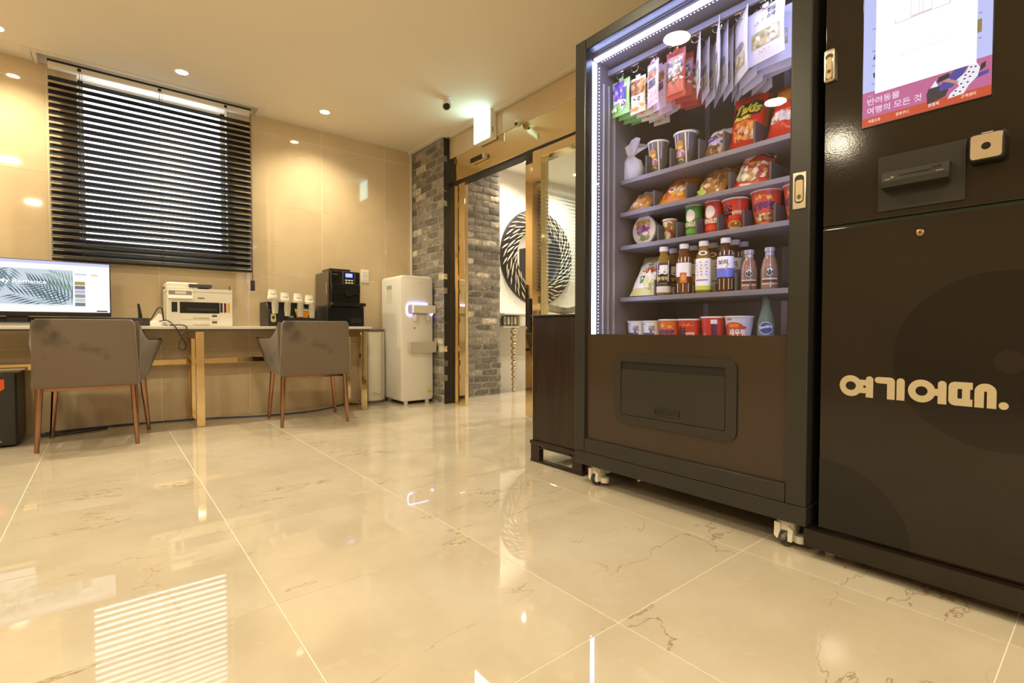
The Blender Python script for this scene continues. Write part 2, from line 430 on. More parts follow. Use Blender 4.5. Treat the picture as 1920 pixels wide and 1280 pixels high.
# ceiling with a blind recess
NX0, NX1, NY = -.315, .975, 4.40
cb = B(); cb.box(X0, X1, Y0, NY, CZ, CZ + .12).box(X0, NX0, NY, WY + .19, CZ, CZ + .12).box(NX1, X1, NY, WY + .19, CZ, CZ + .12).box(NX0, NX1, NY, WY + .19, CZ + .09, CZ + .12)
struct(cb.obj('ceiling', CEIL, smooth=0))
t = B(); t.box(NX0 - .07, NX1 + .045, NY - .035, NY, CZ - .008, CZ).box(NX0 - .07, NX0 - .025, NY, WY, CZ - .008, CZ).box(NX0 - .02, NX0, NY, WY, CZ - .014, CZ).box(NX1, NX1 + .045, NY, WY, CZ - .008, CZ)
struct(t.obj('trim_1', TRIMW, smooth=0))
t = B(); t.box(EX - .04, EX - .006, 1.7, 3.912, CZ - .022, CZ).box(2.37, 2.405, 3.945, WY, CZ - .022, CZ).box(2.37, EX - .041, 3.912, 3.9449, CZ - .022, CZ)
struct(t.obj('trim_2', TRIMW, smooth=0))
struct(B().box(2.392, 2.406, WY - .018, WY, 0, CZ - .022).obj('trim_3', TRIMW, smooth=0))
# window: frame, sash bar and pane in the reveal
win = bpy.data.objects.new('window_1', None); COL.objects.link(win); struct(win); win.location = (.325, WY + .1, OZ0)
w2, h2 = (OX1 - OX0) / 2, OZ1 - OZ0
fr = B(); fr.box(-w2, -w2 + .03, 0, .06, 0, h2).box(w2 - .03, w2, 0, .06, 0, h2).box(-w2, w2, 0, .06, 0, .03).box(-w2, w2, 0, .06, h2 - .03, h2)
fr.obj('window_frame', WHITEP, win, 0)
B().box(-w2 + .03, w2 - .03, .028, .033, .03, h2 - .03).obj('pane', PANE, win, 0)

# brick pier and the brick wall end beyond the door
pc = B(); pc.box(2.4165, 2.60, 3.962, 4.17, 0, CZ).box(2.4165, 2.515, 4.17, WY + .19, 0, CZ)
pier = struct(pc.obj('wall_pier', MORTAR, smooth=0))
lob = B(); lob.box(2.515, 3.236, 4.1785, 4.60, 0, 2.50)
lobpier = struct(lob.obj('wall_lobby_brick', MORTAR, smooth=0))
def brick_mesh(L, seed):
    rnd = random.Random(seed); H = .0535; D = .03; b = B(); nx, nz = 4, 2
    def jit(s): return rnd.uniform(-s, s)
    g = []
    for k in range(nz + 1):
        for i in range(nx + 1):
            e = (i in (0, nx)) + (k in (0, nz))
            g.append((-L / 2 + L * i / nx + jit(.0025), -.009 + (.0022 * e if e else 0) + jit(.0016), -H / 2 + H * k / nz + jit(.0022)))
    bk = [(p[0], D, p[2]) for p in g]; n = len(g)
    fs = [(k * (nx + 1) + i, k * (nx + 1) + i + 1, (k + 1) * (nx + 1) + i + 1, (k + 1) * (nx + 1) + i) for k in range(nz) for i in range(nx)]
    rim = [i for i in range(nx + 1)] + [k * (nx + 1) + nx for k in range(1, nz + 1)] + [nz * (nx + 1) + i for i in range(nx - 1, -1, -1)] + [k * (nx + 1) for k in range(nz - 1, 0, -1)]
    fs += [(rim[q], rim[(q + 1) % len(rim)], n + rim[(q + 1) % len(rim)], n + rim[q]) for q in range(len(rim))]
    b.add(g + bk, fs); return b.mesh('brick', BRICK, 25)
BM = {L: [brick_mesh(L - .004, int(L * 1000) * 7 + s) for s in range(5)] for L in (.19, .14, .09)}
def lay(parent, place, length, zmax, ragged=0.):
    """courses of brick; place(s, z) gives the location of a brick centred s along the wall"""
    k = 0; z = .012
    while z + .0565 < zmax:
        s = -.10 * (k % 2) + random.uniform(-.02, .01); end = length + (random.uniform(-ragged, ragged) if ragged else 0)
        while s < end - .045:
            a = max(s, 0.); e = min(s + .19, end); L = e - a
            Lk = min((.19, .14, .09), key=lambda q: abs(q - L))
            if L > .05:
                loc, rz = place((a + e) / 2, z + .028)
                o = link('brick', random.choice(BM[Lk]), parent, loc=loc, rot=(0, random.choice((0, 0, PI)) + random.uniform(-.012, .012), rz)); o.scale.x = L / Lk
            s += .20
        z += .0668; k += 1
lay(pier, lambda s, z: ((2.42 + random.uniform(-.003, .003), 4.555 - s, z), -PI / 2), .60, CZ - .02, .012)
lay(lobpier, lambda s, z: ((2.52 + s, 4.182 + random.uniform(-.003, .003), z), 0), .722, 2.48, .012)

struct(B().box(2.42, EX + .010, 3.9555, 3.9615, 0, CZ - .022).obj('trim_5', BLACKM, smooth=0))
# entrance: tiled beam, mirror gold transom, sliding leaf and fixed glass panel
beam = struct(B().box(EX + .0013, 2.62, 1.70, 3.962, 2.255, CZ).obj('wall_entrance_beam', GROUT, smooth=0))
ys = [3.952, 3.43, 2.83, 2.23, 1.70]
for a, b_ in zip(ys[1:], ys):
    w = b_ - a - .003; bb = B(); bb.box(-.0, .0012, -w / 2, w / 2, -.0985, .0985)
    link('wall_tile', bb.mesh('wall_tile', WTILE, 0), beam, loc=(EX, (a + b_) / 2, 2.3565))
door = bpy.data.objects.new('door_1', None); COL.objects.link(door); struct(door); door.location = (EX, 3.3, 0)
def dpart(name, boxes, m, label=None):
    b = B()
    for (a, c, d, e, f, g) in boxes: b.rbox(a - EX, c - EX, d - 3.3, e - 3.3, f, g, .003)
    o = b.obj(name, m, door, 35, label); return o
dpart('transom', [(EX + .006, 2.60, 1.70, 3.955, 2.03, 2.2545)], GOLD, 'mirror-polished gold header over the sliding door')
dpart('track', [(EX + .004, 2.58, 1.70, 3.955, 2.008, 2.0295)], BLACKM, 'black door track under the gold header')
dpart('jamb', [(EX + .012, 2.56, 3.885, 3.955, 0, 2.008)], GOLD)
dpart('jamb', [(EX + .028, 2.55, 3.855, 3.885, 0, 2.008)], GOLD)
dpart('jamb', [(EX + .02, 2.535, 3.735, 3.848, 0, 2.008)], GOLD)
# the sliding leaf stands open behind the fixed panel
leaf = dpart('door_leaf', [(2.566, 2.598, 2.90, 2.985, .008, 2.004), (2.566, 2.598, 1.96, 2.03, .008, 2.004), (2.566, 2.598, 2.03, 2.90, .008, .06), (2.566, 2.598, 2.03, 2.90, 1.95, 2.004)], GOLD, 'gold framed sliding door leaf')
gl = B(); gl.box(.098, .102, 2.03 - 3.3, 2.90 - 3.3, .06, 1.95); gl.obj('pane', PANE, leaf, 0)
hd = B(); hd.rbox(.066, .0855, 2.915 - 3.3, 2.945 - 3.3, .66, .93, .006); hd.obj('handle', BLACKM, leaf, 35, 'black upright pull handle')
fx = dpart('fixed_panel', [(EX + .004, 2.56, 2.715, 2.81, 0, 2.008), (EX + .004, 2.56, 1.70, 2.715, 1.945, 2.008), (EX + .004, 2.56, 1.70, 2.715, 0, .06)], GOLD, 'gold frame of the fixed glass side panel')
gl = B(); gl.box(.03, .036, 1.70 - 3.3, 2.715 - 3.3, .06, 1.945); gl.obj('pane', PANEG, fx, 0)
# lobby beyond the glass
struct(B().box(3.236, 5.40, 4.50, 4.60, 0, 2.50).obj('wall_lobby_back', VESTW, smooth=0))
struct(B().box(5.40, 5.50, 1.0, 4.60, 0, 2.50).obj('wall_lobby_end', VESTW, smooth=0))
d2 = bpy.data.objects.new('door_2', None); COL.objects.link(d2); struct(d2); d2.location = (5.40, 3.02, 0)
B().rbox(-.03, -.001, -.45, .45, 0, 2.02, .003).obj('door_leaf', mat('dark_lobby_door', (.05, .045, .04), .3), d2)
struct(B().box(2.60, 5.50, .90, 1.0, 0, 2.50).obj('wall_lobby_side', VESTW, smooth=0))
struct(B().box(2.60, 5.50, .90, 4.60, 2.50, 2.60).obj('ceiling_lobby', VESTW, smooth=0))
struct(B().box(2.60, 2.62, .90, 4.19, 2.455, 2.60).obj('trim_4', VESTW, smooth=0))

# ---------------------------------------------------------------- ceiling lamps
DISC = mat('warm_lamp_disc', (0, 0, 0), .5, emit=WARM, es=DISC_W / (PI * PI * .075 ** 2))
SPOTL = mat('warm_spot_lens', (0, 0, 0), .5, emit=(1., .86, .62), es=60.)
def disc_lamp(x, y, label, z=CZ):
    o = thing('ceiling_lamp', label, 'ceiling light', (x, y, z), group='round flush ceiling lamps')
    B().lathe([(.0755, -.001), (.0755, -.004), (.095, -.006), (.098, -.001), (.098, 0)], 32, cap=False).obj('trim_ring', WHITEP, o)
    B().lathe([(0.0004, -.0035), (.075, -.0035)], 32, cap=False).obj('lens', DISC, o, 0)
def spot_lamp(x, y, label, z=CZ, watt=SPOT_W, col=WARM, size=138):
    o = thing('recessed_spotlight', label, 'ceiling light', (x, y, z), group='small recessed ceiling spots')
    B().lathe([(.036, -.001), (.036, -.004), (.047, -.005), (.051, -.001), (.051, 0)], 28, cap=False).obj('trim_ring', WHITEP, o)
    B().lathe([(0.0004, -.0015), (.036, -.0015)], 24, cap=False).obj('lens', SPOTL, o, 0)
    l = bpy.data.lights.new('spot_beam', 'SPOT'); l.energy = watt; l.color = col; l.spot_size = math.radians(size); l.spot_blend = 1.; l.shadow_soft_size = .03
    lo = bpy.data.objects.new('spot_beam', l); COL.objects.link(lo); lo.parent = o; lo.location = (0, 0, -.02)
for x, y, w in ((.6, 1.75, 'reflected large in the vending machine glass'), (-.75, 1.75, 'reflected at the right of the vending machine glass'), (-2.1, 1.75, 'farthest from the vending machine'),
                (.6, -.5, 'over the floor behind the camera, nearest the kiosk'), (-.75, -.5, 'over the floor behind the camera, middle one'), (-2.1, -.5, 'over the floor behind the camera, by the far wall'),
                (1.2, -1.6, 'added as unseen fill light behind the camera, nearest the kiosk side'), (0., -1.6, 'added as unseen fill light behind the camera, middle one'), (-1.4, -1.6, 'added as unseen fill light behind the camera, farthest from the kiosk')):  # rear row is added fill, unseen, for upright faces turned towards the camera
    disc_lamp(x, y, 'round flush ceiling lamp ' + w)
spot_lamp(1.41, 4.14, 'lit recessed ceiling spot over the coffee corner')
spot_lamp(.435, 4.12, 'lit recessed ceiling spot in front of the blind')
spot_lamp(-.47, 4.2, 'lit recessed ceiling spot left of the blind')
spot_lamp(-1.35, 4.1, 'lit recessed ceiling spot beyond the left picture edge')
spot_lamp(3.53, 4.1, 'lobby ceiling spot seen through the sliding door', 2.50, 90., (1., .88, .70), 150)
spot_lamp(4.31, 4.1, 'lobby ceiling spot seen through the fixed glass panel', 2.50, 90., (1., .88, .70), 150)
spot_lamp(3.6, 2.9, 'lobby ceiling spot near the glass, hidden by the header', 2.50, 60., (1., .88, .70), 150)
spot_lamp(4.75, 2.7, 'unseen lobby spot added to brighten the far end wall of the lobby', 2.50, 80., (1., .88, .70), 150)  # added lamp, lifts the dim end wall reflected in the round mirror
# ================================================================= blind on the window
bl = thing('venetian_blind', 'wide dark slatted blind hanging over the bright window', 'blind', (.332, 4.475, 1.15))
HW = .597
B().rbox(-HW, HW, -.022, .022, 1.252, 1.288, .003).obj('headrail', TRIMW, bl, 35, 'pale headrail')
B().box(-HW - .002, HW + .002, -.024, .024, 1.289, 1.300).obj('mounting_channel', BLACKM, bl, 0)
sl = B()
NS = 27; SP = .0440; th = math.radians(-50)
prof = []
for i in range(7):
    q = -.026 + .052 * i / 6; prof.append((q, .0022 * (1 - (q / .026) ** 2)))
ring = [(q * math.cos(th), -q * math.sin(th) + c) for q, c in prof]
o = 0; vs = []; fs = []
for k, x in enumerate((-HW, HW)):
    vs += [(x, y, z) for y, z in ring] + [(x, y, z - .0011) for y, z in ring]
n = 14
for i in range(6): fs += [(i, i + 1, n + i + 1, n + i), (7 + i + 1, 7 + i, n + 7 + i, n + 7 + i + 1)]
fs += [(0, n, n + 7, 7), (6, 13, n + 13, n + 6)] + [(i, 7 + i, 7 + i + 1, i + 1) for i in range(6)] + [(n + i, n + i + 1, n + 7 + i + 1, n + 7 + i) for i in range(6)]
sl.add(vs, fs); slm = sl.mesh('slat', SLAT, 50)
for k in range(NS): link('slat', slm, bl, loc=(0, 0, .044 + SP * k))
B().rbox(-HW, HW, -.026, .026, -.002, .015, .006).obj('bottom_rail', SLAT, bl, 35)
for x in (-.44, .0, .42):
    b = B()
    for y in (-.027, .027): b.tube([(x, y, .01), (x, y, 1.255)], .0011, 5)
    b.tube([(x + .012, -.028, .01), (x + .012, -.028, 1.255)], .0009, 5)
    b.obj('ladder_cord', BLACKM, bl)
    B().rbox(x - .010, x + .010, -.0255, -.0205, 1.262, 1.282, .002).obj('cord_clip', BLACKM, bl)
b = B().tube([(HW - .008, -.03, 1.262), (HW - .006, -.031, .6), (HW - .006, -.031, -.07)], .0018, 6); b.tube([(HW - .001, -.031, 1.262), (HW, -.032, .6), (HW - .002, -.032, -.07)], .0018, 6)
b.obj('pull_cord', mat('brown_cord', (.09, .04, .03), .6), bl)
B().rbox(HW - .019, HW + .011, -.045, -.02, -.150, -.068, .003).obj('cord_weight', BLACKM, bl)

# ================================================================= desk and its things
DT = .713
dk = thing('desk', 'long white-topped desk with mirror gold frame legs under the blind', 'desk', (0, 4.10, 0))
B().rbox(-1.72, 1.782, .0, .452, DT - .021, DT, .003).obj('worktop', STONE, dk)
B().box(-1.70, 1.765, .012, .44, DT - .036, DT - .0215).obj('underframe', UNDER, dk)
for x in (-1.30, .49, 1.692):
    for nm, bx in (('leg', (x, x + .052, .022, .062, 0, DT - .037)), ('leg', (x, x + .052, .39, .43, 0, DT - .037)), ('foot_bar', (x, x + .052, .062, .39, 0, .045)), ('head_bar', (x, x + .052, .062, .39, DT - .09, DT - .037))):
        B().rbox(*bx, .002).obj(nm, GOLD, dk)
for a, c in ((-1.248, .49), (.542, 1.692)): B().rbox(a, c, .315, .345, .430, .470, .002).obj('rail', GOLD, dk)

# gaming screen with a web page
mo = thing('monitor', 'wide flat monitor showing a web page with palm leaves', 'monitor', (-.42, 4.30, DT))
MW = .452
b = B(); b.rbox(-MW, MW, -.006, .034, .062, .412, .004); b.obj('housing', BLACKM, mo)
B().rbox(-MW, MW, -.010, -.0065, .060, .086, .001).obj('chin', BLACKG, mo)
B().rbox(-.05, .05, .012, .03, .006, .20, .004).obj('neck', BLACKM, mo)
B().rbox(-.15, .15, -.045, .034, 0, .008, .003).obj('foot', BLACKM, mo)
pr = Print(.0002, es=1.0); S0, S1, T0, T1 = -MW + .006, MW - .006, .088, .408
pr.rect(S0, T0, S1, T1, 'fbfdff'); pr.rect(S0, T1 - .018, S1, T1, 'c9ccf4')
pr.rect(S0, .128, .262, .355, 'c9d6e4')
rnd = random.Random(3)
def frond(px, pz, ang, ln, n, col, w=.006):
    ca, sa = math.cos(ang), math.sin(ang)
    for i in range(n):
        t = (i + 1) / (n + 1)
        for sgn in (-1, 1):
            bx, bz = px + ca * ln * t, pz + sa * ln * t; a2 = ang + sgn * (1.05 - .5 * t); L = ln * (.45 - .25 * t) + .02
            tx, tz = bx + math.cos(a2) * L, bz + math.sin(a2) * L
            p = [(bx, bz - w * .4), (bx + math.cos(a2) * L * .4 - math.sin(a2) * w * .5, bz + math.sin(a2) * L * .4 + math.cos(a2) * w * .5), (tx, tz), (bx + math.cos(a2) * L * .4 + math.sin(a2) * w * .5, bz + math.sin(a2) * L * .4 - math.cos(a2) * w * .5)]
            p = [(min(max(a, S0), .262), min(max(c, .128), .355)) for a, c in p]
            pr.poly(p, col)
for args in ((.27, .13, 2.55, .26, 13, '5f7d84', .009), (.29, .19, 2.75, .24, 12, '48656f', .008), (.29, .25, 2.6, .16, 9, '7fa58a', .007), (.25, .12, 2.85, .28, 12, '3f5b66', .008),
             (-.07, .37, -1.9, .20, 12, '4b6a74', .011), (-.16, .36, -2.1, .24, 13, '5d7c84', .012), (-.02, .37, -1.75, .13, 8, '6d8c92', .009), (-.30, .33, -1.4, .25, 13, '46636d', .011)): frond(*args)
pr.rect(S0, .128, .262, .134, 'f6f8fa'); pr.text('My Romance', -.075, .252, .034, 'ffffff', w=.215, bold=.02)
for i, c in enumerate(('a79a5d', '77727c', 'bdb6e6', '8e9a86', 'c8ccdc', '6f7c80')): pr.rect(.272, .262 - i * .027, .322, .284 - i * .027, c)
pr.rect(.272, .325, .33, .335, 'c6d6f0'); pr.rect(.352, .322, .386, .335, 'f4d3c2'); pr.rect(.378, .092, .432, .100, '2a2c33')
pr.obj('screen', mo, front(-.0063))
# riser under the screen, keyboard, modem, power strip
ri = thing('monitor_riser', 'long low black shelf under the monitor', 'monitor stand', (-.30, 4.40, DT))
B().rbox(-.75, .545, -.05, .06, .04, .057, .003).obj('shelf_board', BLACKM, ri); B().rbox(-.748, .543, -.062, -.0505, .0, .056, .002).obj('front_panel', BLACKM, ri)
for x in (-.70, .515): B().rbox(x, x + .02, -.045, .055, 0, .04, .002).obj('side_support', BLACKM, ri)
kb = thing('keyboard', 'flat grey keyboard on the desk below the monitor', 'keyboard', (-.52, 4.185, DT))
B().rbox(-.21, .21, -.06, .06, 0, .014, .004).obj('case', GREYP, kb)
b = B()
for r in range(5):
    for c in range(15): b.rbox(-.2 + c * .0268, -.2 + c * .0268 + .023, -.052 + r * .0215, -.052 + r * .0215 + .018, .0145, .021, .002, 1)
k_ = b.obj('keys', mat('dark_keys', (.09, .085, .08), .5), kb); k_['kind'] = 'stuff'
ro = thing('modem', 'small black modem box with two stub antennas beside the power strip', 'modem', (.205, 4.31, DT))
B().rbox(-.05, .035, -.03, .05, 0, .056, .004).obj('case', BLACKM, ro)
for x, dx in ((-.02, -.008), (-.008, -.014)): B().tube([(x, .02, .05), (x + dx * .3, .02, .09), (x + dx, .02, .155)], [.007, .005, .004], 8).obj('antenna', BLACKM, ro)
Print().rect(-.035, .026, -.005, .034, '7a2f22').obj('status_mark', ro, front(-.0302))
ps = thing('power_strip', 'short white power strip with plugs at the back of the desk', 'power strip', (.285, 4.27, DT))
B().rbox(-.045, .055, -.022, .022, 0, .034, .006).obj('body', WHITEP, ps)
B().prism([(-.035, .034), (.03, .034), (.02, .082), (.005, .088)], -.014, .014).obj('plug', WHITEP, ps)
B().rbox(.018, .05, -.03, -.022, .008, .03, .002).obj('outlet', CREAMP, ps)
for k in range(3): B().box(.024, .044, -.0308, -.0301, .011 + k * .006, .013 + k * .006).obj('slot', BLACKM, ps)
cb_ = B().tube(bez([(.285, 4.26, DT + .03), (.33, 4.20, DT + .04), (.362, 4.08, DT + .004), (.40, 4.07, DT - .07), (.427, 4.065, DT - .13), (.41, 4.06, DT - .165), (.385, 4.06, DT - .14), (.40, 4.065, DT - .08), (.432, 4.075, DT - .02), (.42, 4.10, DT + .006), (.36, 4.2, DT + .008), (.30, 4.30, DT + .006)]), .0038, 7)
tag(cb_.obj('power_cable', BLACKM), 'black cable looping over the desk front below the power strip', 'cable')
tag(B().tube(bez([(.215, 4.32, DT + .02), (.25, 4.33, DT + .05), (.29, 4.33, DT + .125), (.315, 4.33, DT + .12), (.322, 4.33, DT + .03)]), .0042, 7).obj('power_cable', BLACKM), 'black cable arching behind the white power strip plug', 'cable')

# printer
pt = thing('printer', 'white inkjet printer with paper trays and ink windows', 'printer', (.537, 4.215, DT))
PW = .202
B().rbox(-PW, PW, 0, .30, 0, .245, .008, 3).obj('body', CREAMP, pt)
B().prism([(0, .245), (.30, .245), (.30, .290), (0, .268)], -PW, PW, 'yz').obj('scanner_lid', CREAMP, pt)
B().rbox(-PW, -.01, .03, .30, .262, .312, .012, 3).obj('document_feeder', CREAMP, pt)
B().rbox(-.07, .075, .02, .2, .278, .304, .006).obj('feeder_handle', mat('charcoal_plastic', (.06, .055, .05), .4), pt)
pn = B().prism([(-.03, .195), (.0, .195), (.0, .252), (-.012, .252)], -PW + .004, -.052, 'yz').obj('control_panel', CREAMP, pt)
Print().poly([(-PW + .008, .220), (-.056, .220), (-.056, .250), (-PW + .008, .250)], '6f6c66').rect(-.155, .226, -.09, .245, 'b9b3a4').obj('display', pn, lambda u, v, h: (u, -.012 - (.252 - v) / .057 * .018 - h - .0002, v))
B().rbox(-.128, .118, -.002, .004, .093, .172, .001).obj('output_slot', BLACKG, pt)
B().rbox(-.09, .10, -.012, -.001, .110, .128, .002).obj('output_tray', BLACKM, pt)
for z0 in (.048, .002):
    tr_ = B().rbox(-.126, .116, -.005, .01, z0, z0 + .042, .002).obj('paper_tray', CREAMP, pt)
    B().rbox(-.05, .05, -.009, -.0045, z0 + .004, z0 + .013, .001).obj('tray_grip', STEEL, tr_)
    B().box(.068, .10, -.0062, -.0051, z0 + .018, z0 + .034).obj('size_window', mat('tray_window', (.10, .09, .08), .3), tr_)
for x0, x1, c in ((-.176, -.142, '15161a'), (.122, .137, '1d1a1e'), (.146, .161, '6a1516'), (.169, .184, 'd2a634')): B().rbox(x0, x1, -.0025, .002, .100, .170, .001).obj('ink_window', ink(c), pt)
Print().text('Canon', -.02, .196, .013, '2b2724', bold=.05).obj('lettering', pt, front(-.0003))
B().rbox(PW - .012, PW - .006, .05, .056, .27, .300, .001).obj('lid_tab', BLACKM, pt)

# coffee-corner organiser with cups and sticks
og = thing('cup_organizer', 'black countertop organiser for paper cups and coffee sticks', 'organizer', (1.165, 4.20, DT))
OW = .185
b = B(); b.rbox(-OW, OW, .06, .27, 0, .195, .004); b.rbox(-OW, OW, 0, .062, 0, .135, .004)
b.prism([(0, .1345), (.062, .1345), (.062, .19)], -OW, -OW + .006, 'yz').prism([(0, .1345), (.062, .1345), (.062, .19)], OW - .006, OW, 'yz')
b.obj('body', BLACKM, og)
pk = Print(); pk.poly(rrect(-.165, -.128, .035, .10, .012), 'd9cf8d').ell(-.147, .070, .011, .011, '1c2118').poly([(-.150, .058), (-.143, .058), (-.140, .046), (-.153, .046)], '6d8a3a')
pk.obj('sticker', og, front(-.0004))
B().rbox(-.06, .15, -.034, -.001, .012, .070, .003).obj('front_pocket', BLACKM, og)
cm = mat('paper_cup', (.80, .76, .66), .6)
cup_top = B().lathe([(.026, .062), (.0275, .062), (.0335, .007), (.0352, .005), (.0352, 0), (.033, 0), (.026, .056)], 22).mesh('cup', cm)
cup_low = B().lathe([(.019, -.06), (.020, -.06), (.024, -.004), (.026, -.003), (.026, 0), (.0235, 0), (.0185, -.055)], 20).mesh('cup', mat('paper_cup_beige', (.62, .56, .44), .6))
order = ['leftmost', 'second from left', 'third from left', 'rightmost']; rank = ['topmost', 'second', 'third', 'fourth', 'fifth', 'sixth']
for i, (x, top) in enumerate(((-.158, .170), (-.068, .150), (.03, .147), (.118, .138))):
    for k in range(3):
        o = link('paper_cup', cup_top, loc=(1.165 + x, 4.182, DT + top + .053 - k * .006)); tag(o, '%s upturned white paper cup of the %s cup stack' % (rank[k], order[i]), 'cup', 'paper cups in the organiser')
        if k == 0:
            q = Print(); 
            q.poly([(-.020 + .04 * t / 8, .030 - .006 * math.sin(PI * t / 8)) for t in range(9)] + [(.020 - .04 * t / 8, .0322 - .006 * math.sin(PI * t / 8)) for t in range(9)], '2a2622')
            for e in (-.012, 0, .012): q.rect(e - .001, .019, e + .001, .025, '2a2622')
            q.obj('printed_mark', o, around(lambda v: .0345 - v * .10))
    for k in range(5):
        o = link('paper_cup', cup_low, loc=(1.165 + x + .016, 4.166, DT + top + .042 - k * .013)); tag(o, '%s small beige paper cup hanging nested under the %s cup stack' % (rank[k], order[i]), 'cup', 'small paper cups in the organiser')
stick = B(); stick.use(ink('e0922e')).rbox(-.0075, .0075, -.004, .004, 0, .105, .002, 1); stick.use(ink('f0d9a0')).rbox(-.0075, .0075, -.0042, .0042, .106, .122, .001, 1); stick.use(ink('3f6b45')).rbox(-.0075, .0075, -.0042, .0042, .1225, .134, .001, 1)
stm = stick.mesh('stick', None)
names = ['far left', 'left', 'left of the middle', 'middle', 'right of the middle', 'right', 'far right']
for i in range(7):
    o = link('coffee_stick', stm, loc=(1.165 + .045 + .006 * i, 4.172 + .004 * (i % 2), DT + .018), rot=(0, math.radians(-16 + 5.4 * i), 0)); tag(o, 'orange instant coffee stick with green tip, %s of the bunch' % names[i], 'coffee stick', 'coffee sticks in the organiser')
o = thing('tea_bag_packet', 'small green tea packet in the organiser pocket', 'tea packet', (1.165 - .022, 4.186, DT + .015)); B().rbox(-.02, .02, -.004, .004, 0, .072, .002).obj('envelope', ink('6f9a6a'), o); Print().rect(-.016, .05, .016, .062, 'b9d6b0').obj('printed_band', o, front(-.0043))
o = thing('sugar_packet', 'white sugar packet at the right end of the organiser', 'sugar packet', (1.165 + .137, 4.186, DT + .015)); B().rbox(-.014, .014, -.006, .006, 0, .105, .003).obj('envelope', WHITEP, o); Print().rect(-.012, .02, .012, .05, '8c8070').obj('printed_band', o, front(-.0063))

# coffee machine on its black drawer box
cx = thing('storage_box', 'black storage box with a drawer below the coffee machine', 'storage box', (1.59, 4.185, DT))
B().rbox(-.165, .158, 0, .32, 0, .172, .005).obj('body', BLACKM, cx)
dr = B().rbox(-.155, .148, -.006, .001, .012, .16, .003).obj('drawer_front', BLACKG, cx); B().rbox(.04, .13, -.0095, -.0055, .03, .07, .002).obj('grip', BLACKM, dr)
cf = thing('coffee_machine', 'black bean-to-cup coffee machine with lit blue display', 'coffee machine', (1.583, 4.20, DT + .172))
B().rbox(-.138, -.118, .02, .33, .0, .292, .008).obj('side_panel', mat('bronze_grey_plastic', (.11, .085, .06), .25), cf)
b = B(); b.rbox(-.118, .138, .0, .33, .03, .298, .008); b.obj('body', BLACKG, cf)
B().rbox(-.116, .135, -.012, .0, .105, .190, .006).obj('front_bulge', BLACKG, cf)
B().rbox(-.128, .158, -.075, .05, .0, .029, .006).obj('drip_tray', BLACKG, cf)
B().rbox(.0, .055, -.045, -.01, .085, .125, .006).obj('spout', BLACKG, cf)
hp = B(); hp.use(mat('smoked_hopper', (.06, .035, .03), .12, trans=.3)); hp.rbox(-.105, .075, .06, .25, .2985, .322, .004); hp.obj('bean_hopper', None, cf)
B().prism(rrect(-.018, .088, .176, .296, .012), -.009, -.0005).obj('panel_rim', CHROME, cf)
B().prism(rrect(-.014, .084, .18, .292, .010), -.0105, -.0092).obj('control_panel', BLACKG, cf)
Print(es=1.6).rect(.0, .243, .070, .283, '2a2ad0').rect(.006, .248, .064, .278, '9fb0ff').obj('display', cf, front(-.0108))
for r in range(2):
    for c in range(3): B().rbox(.002 + c * .025, .02 + c * .025, -.0125, -.0105, .215 - r * .022, .227 - r * .022, .001).obj('button', WHITEP, cf)
B().rbox(-.1395, -.138, .04, .052, .10, .20, .0005).obj('side_handle', CHROME, cf)
B().box(-.119, -.114, -.0008, .0002, .03, .296).obj('edge_strip', CHROME, cf, 0)
Print().rect(-.10, .262, -.055, .274, '565049').obj('name_mark', cf, front(-.0003))
sw = thing('wall_switch', 'white double wall switch beside the coffee machine', 'light switch', (1.912, WY, 1.19))
B().rbox(-.039, .039, -.008, 0, -.061, .061, .003).obj('plate', WHITEP, sw)
for z in (-.045, .004): B().rbox(-.026, .026, -.0115, -.007, z, z + .042, .002).obj('rocker', CREAMP, sw)

# bin beside the desk and the water dispenser
bn = thing('waste_bin', 'tall cream bin with rounded front and dark lid beside the desk end', 'bin', (1.948, 4.50, 0))
arc = [(-.105, .045)] + [(-.105 + .21 * i / 12, -.055 - .045 * math.sin(PI * i / 12)) for i in range(13)] + [(.105, .045)]
B().prism(arc, .025, .665, 'xy').obj('body', CREAMP, bn, 50)
B().prism([(x * 1.02, y * 1.02) for x, y in arc], .6655, .69, 'xy').obj('lid', mat('taupe_plastic', (.16, .14, .11), .4), bn, 50)
B().prism([(x * 1.015, y * 1.015) for x, y in arc], 0, .0245, 'xy').obj('base_band', mat('taupe_plastic'), bn, 50)
for x in (-.076, .068): B().box(x, x + .008, -.0925, -.080, .03, .66).obj('seam_strip', mat('seam_beige', (.5, .45, .36), .4), bn, 0)
B().rbox(-.035, .04, -.112, -.098, .085, .105, .006).obj('foot_lever', CHROME, bn)
wd = thing('water_dispenser', 'tall white standing water dispenser beside the brick pier', 'water dispenser', (2.235, 4.125, 0))
bd = B().prism(rrect(-.168, .160, .03, 1.18, .03, 4), .0, .40, inset=.012).obj('body', WHITEP, wd, 50)
for x, y in ((-.11, .03), (.11, .03), (-.11, .36), (.11, .36)): B().lathe([(.02, 0), (.02, .032)], 12, (x, y, 0)).obj('foot', CREAMP, wd)
B().prism(rrect(-.11, .165, .818, .925, .03), -.006, .002).obj('tap_recess', mat('pale_grey_plastic', (.55, .54, .52), .3), wd)
b = B(); b.tube([(.10, -.008, .924), (-.085, -.008, .924), (-.104, -.008, .912), (-.110, -.008, .895), (-.110, -.008, .845), (-.104, -.008, .828), (-.085, -.008, .82), (-.06, -.008, .82)], .0045, 8); b.tube([(.11, -.008, .82), (.145, -.008, .824), (.155, -.008, .835)], .0055, 8)
b.obj('light_ring', mat('violet_led', (0, 0, 0), .5, emit=(.45, .42, 1.), es=9.), wd)
B().rbox(-.062, .172, -.045, -.002, .838, .91, .008).obj('tap_panel', CREAMP, wd)
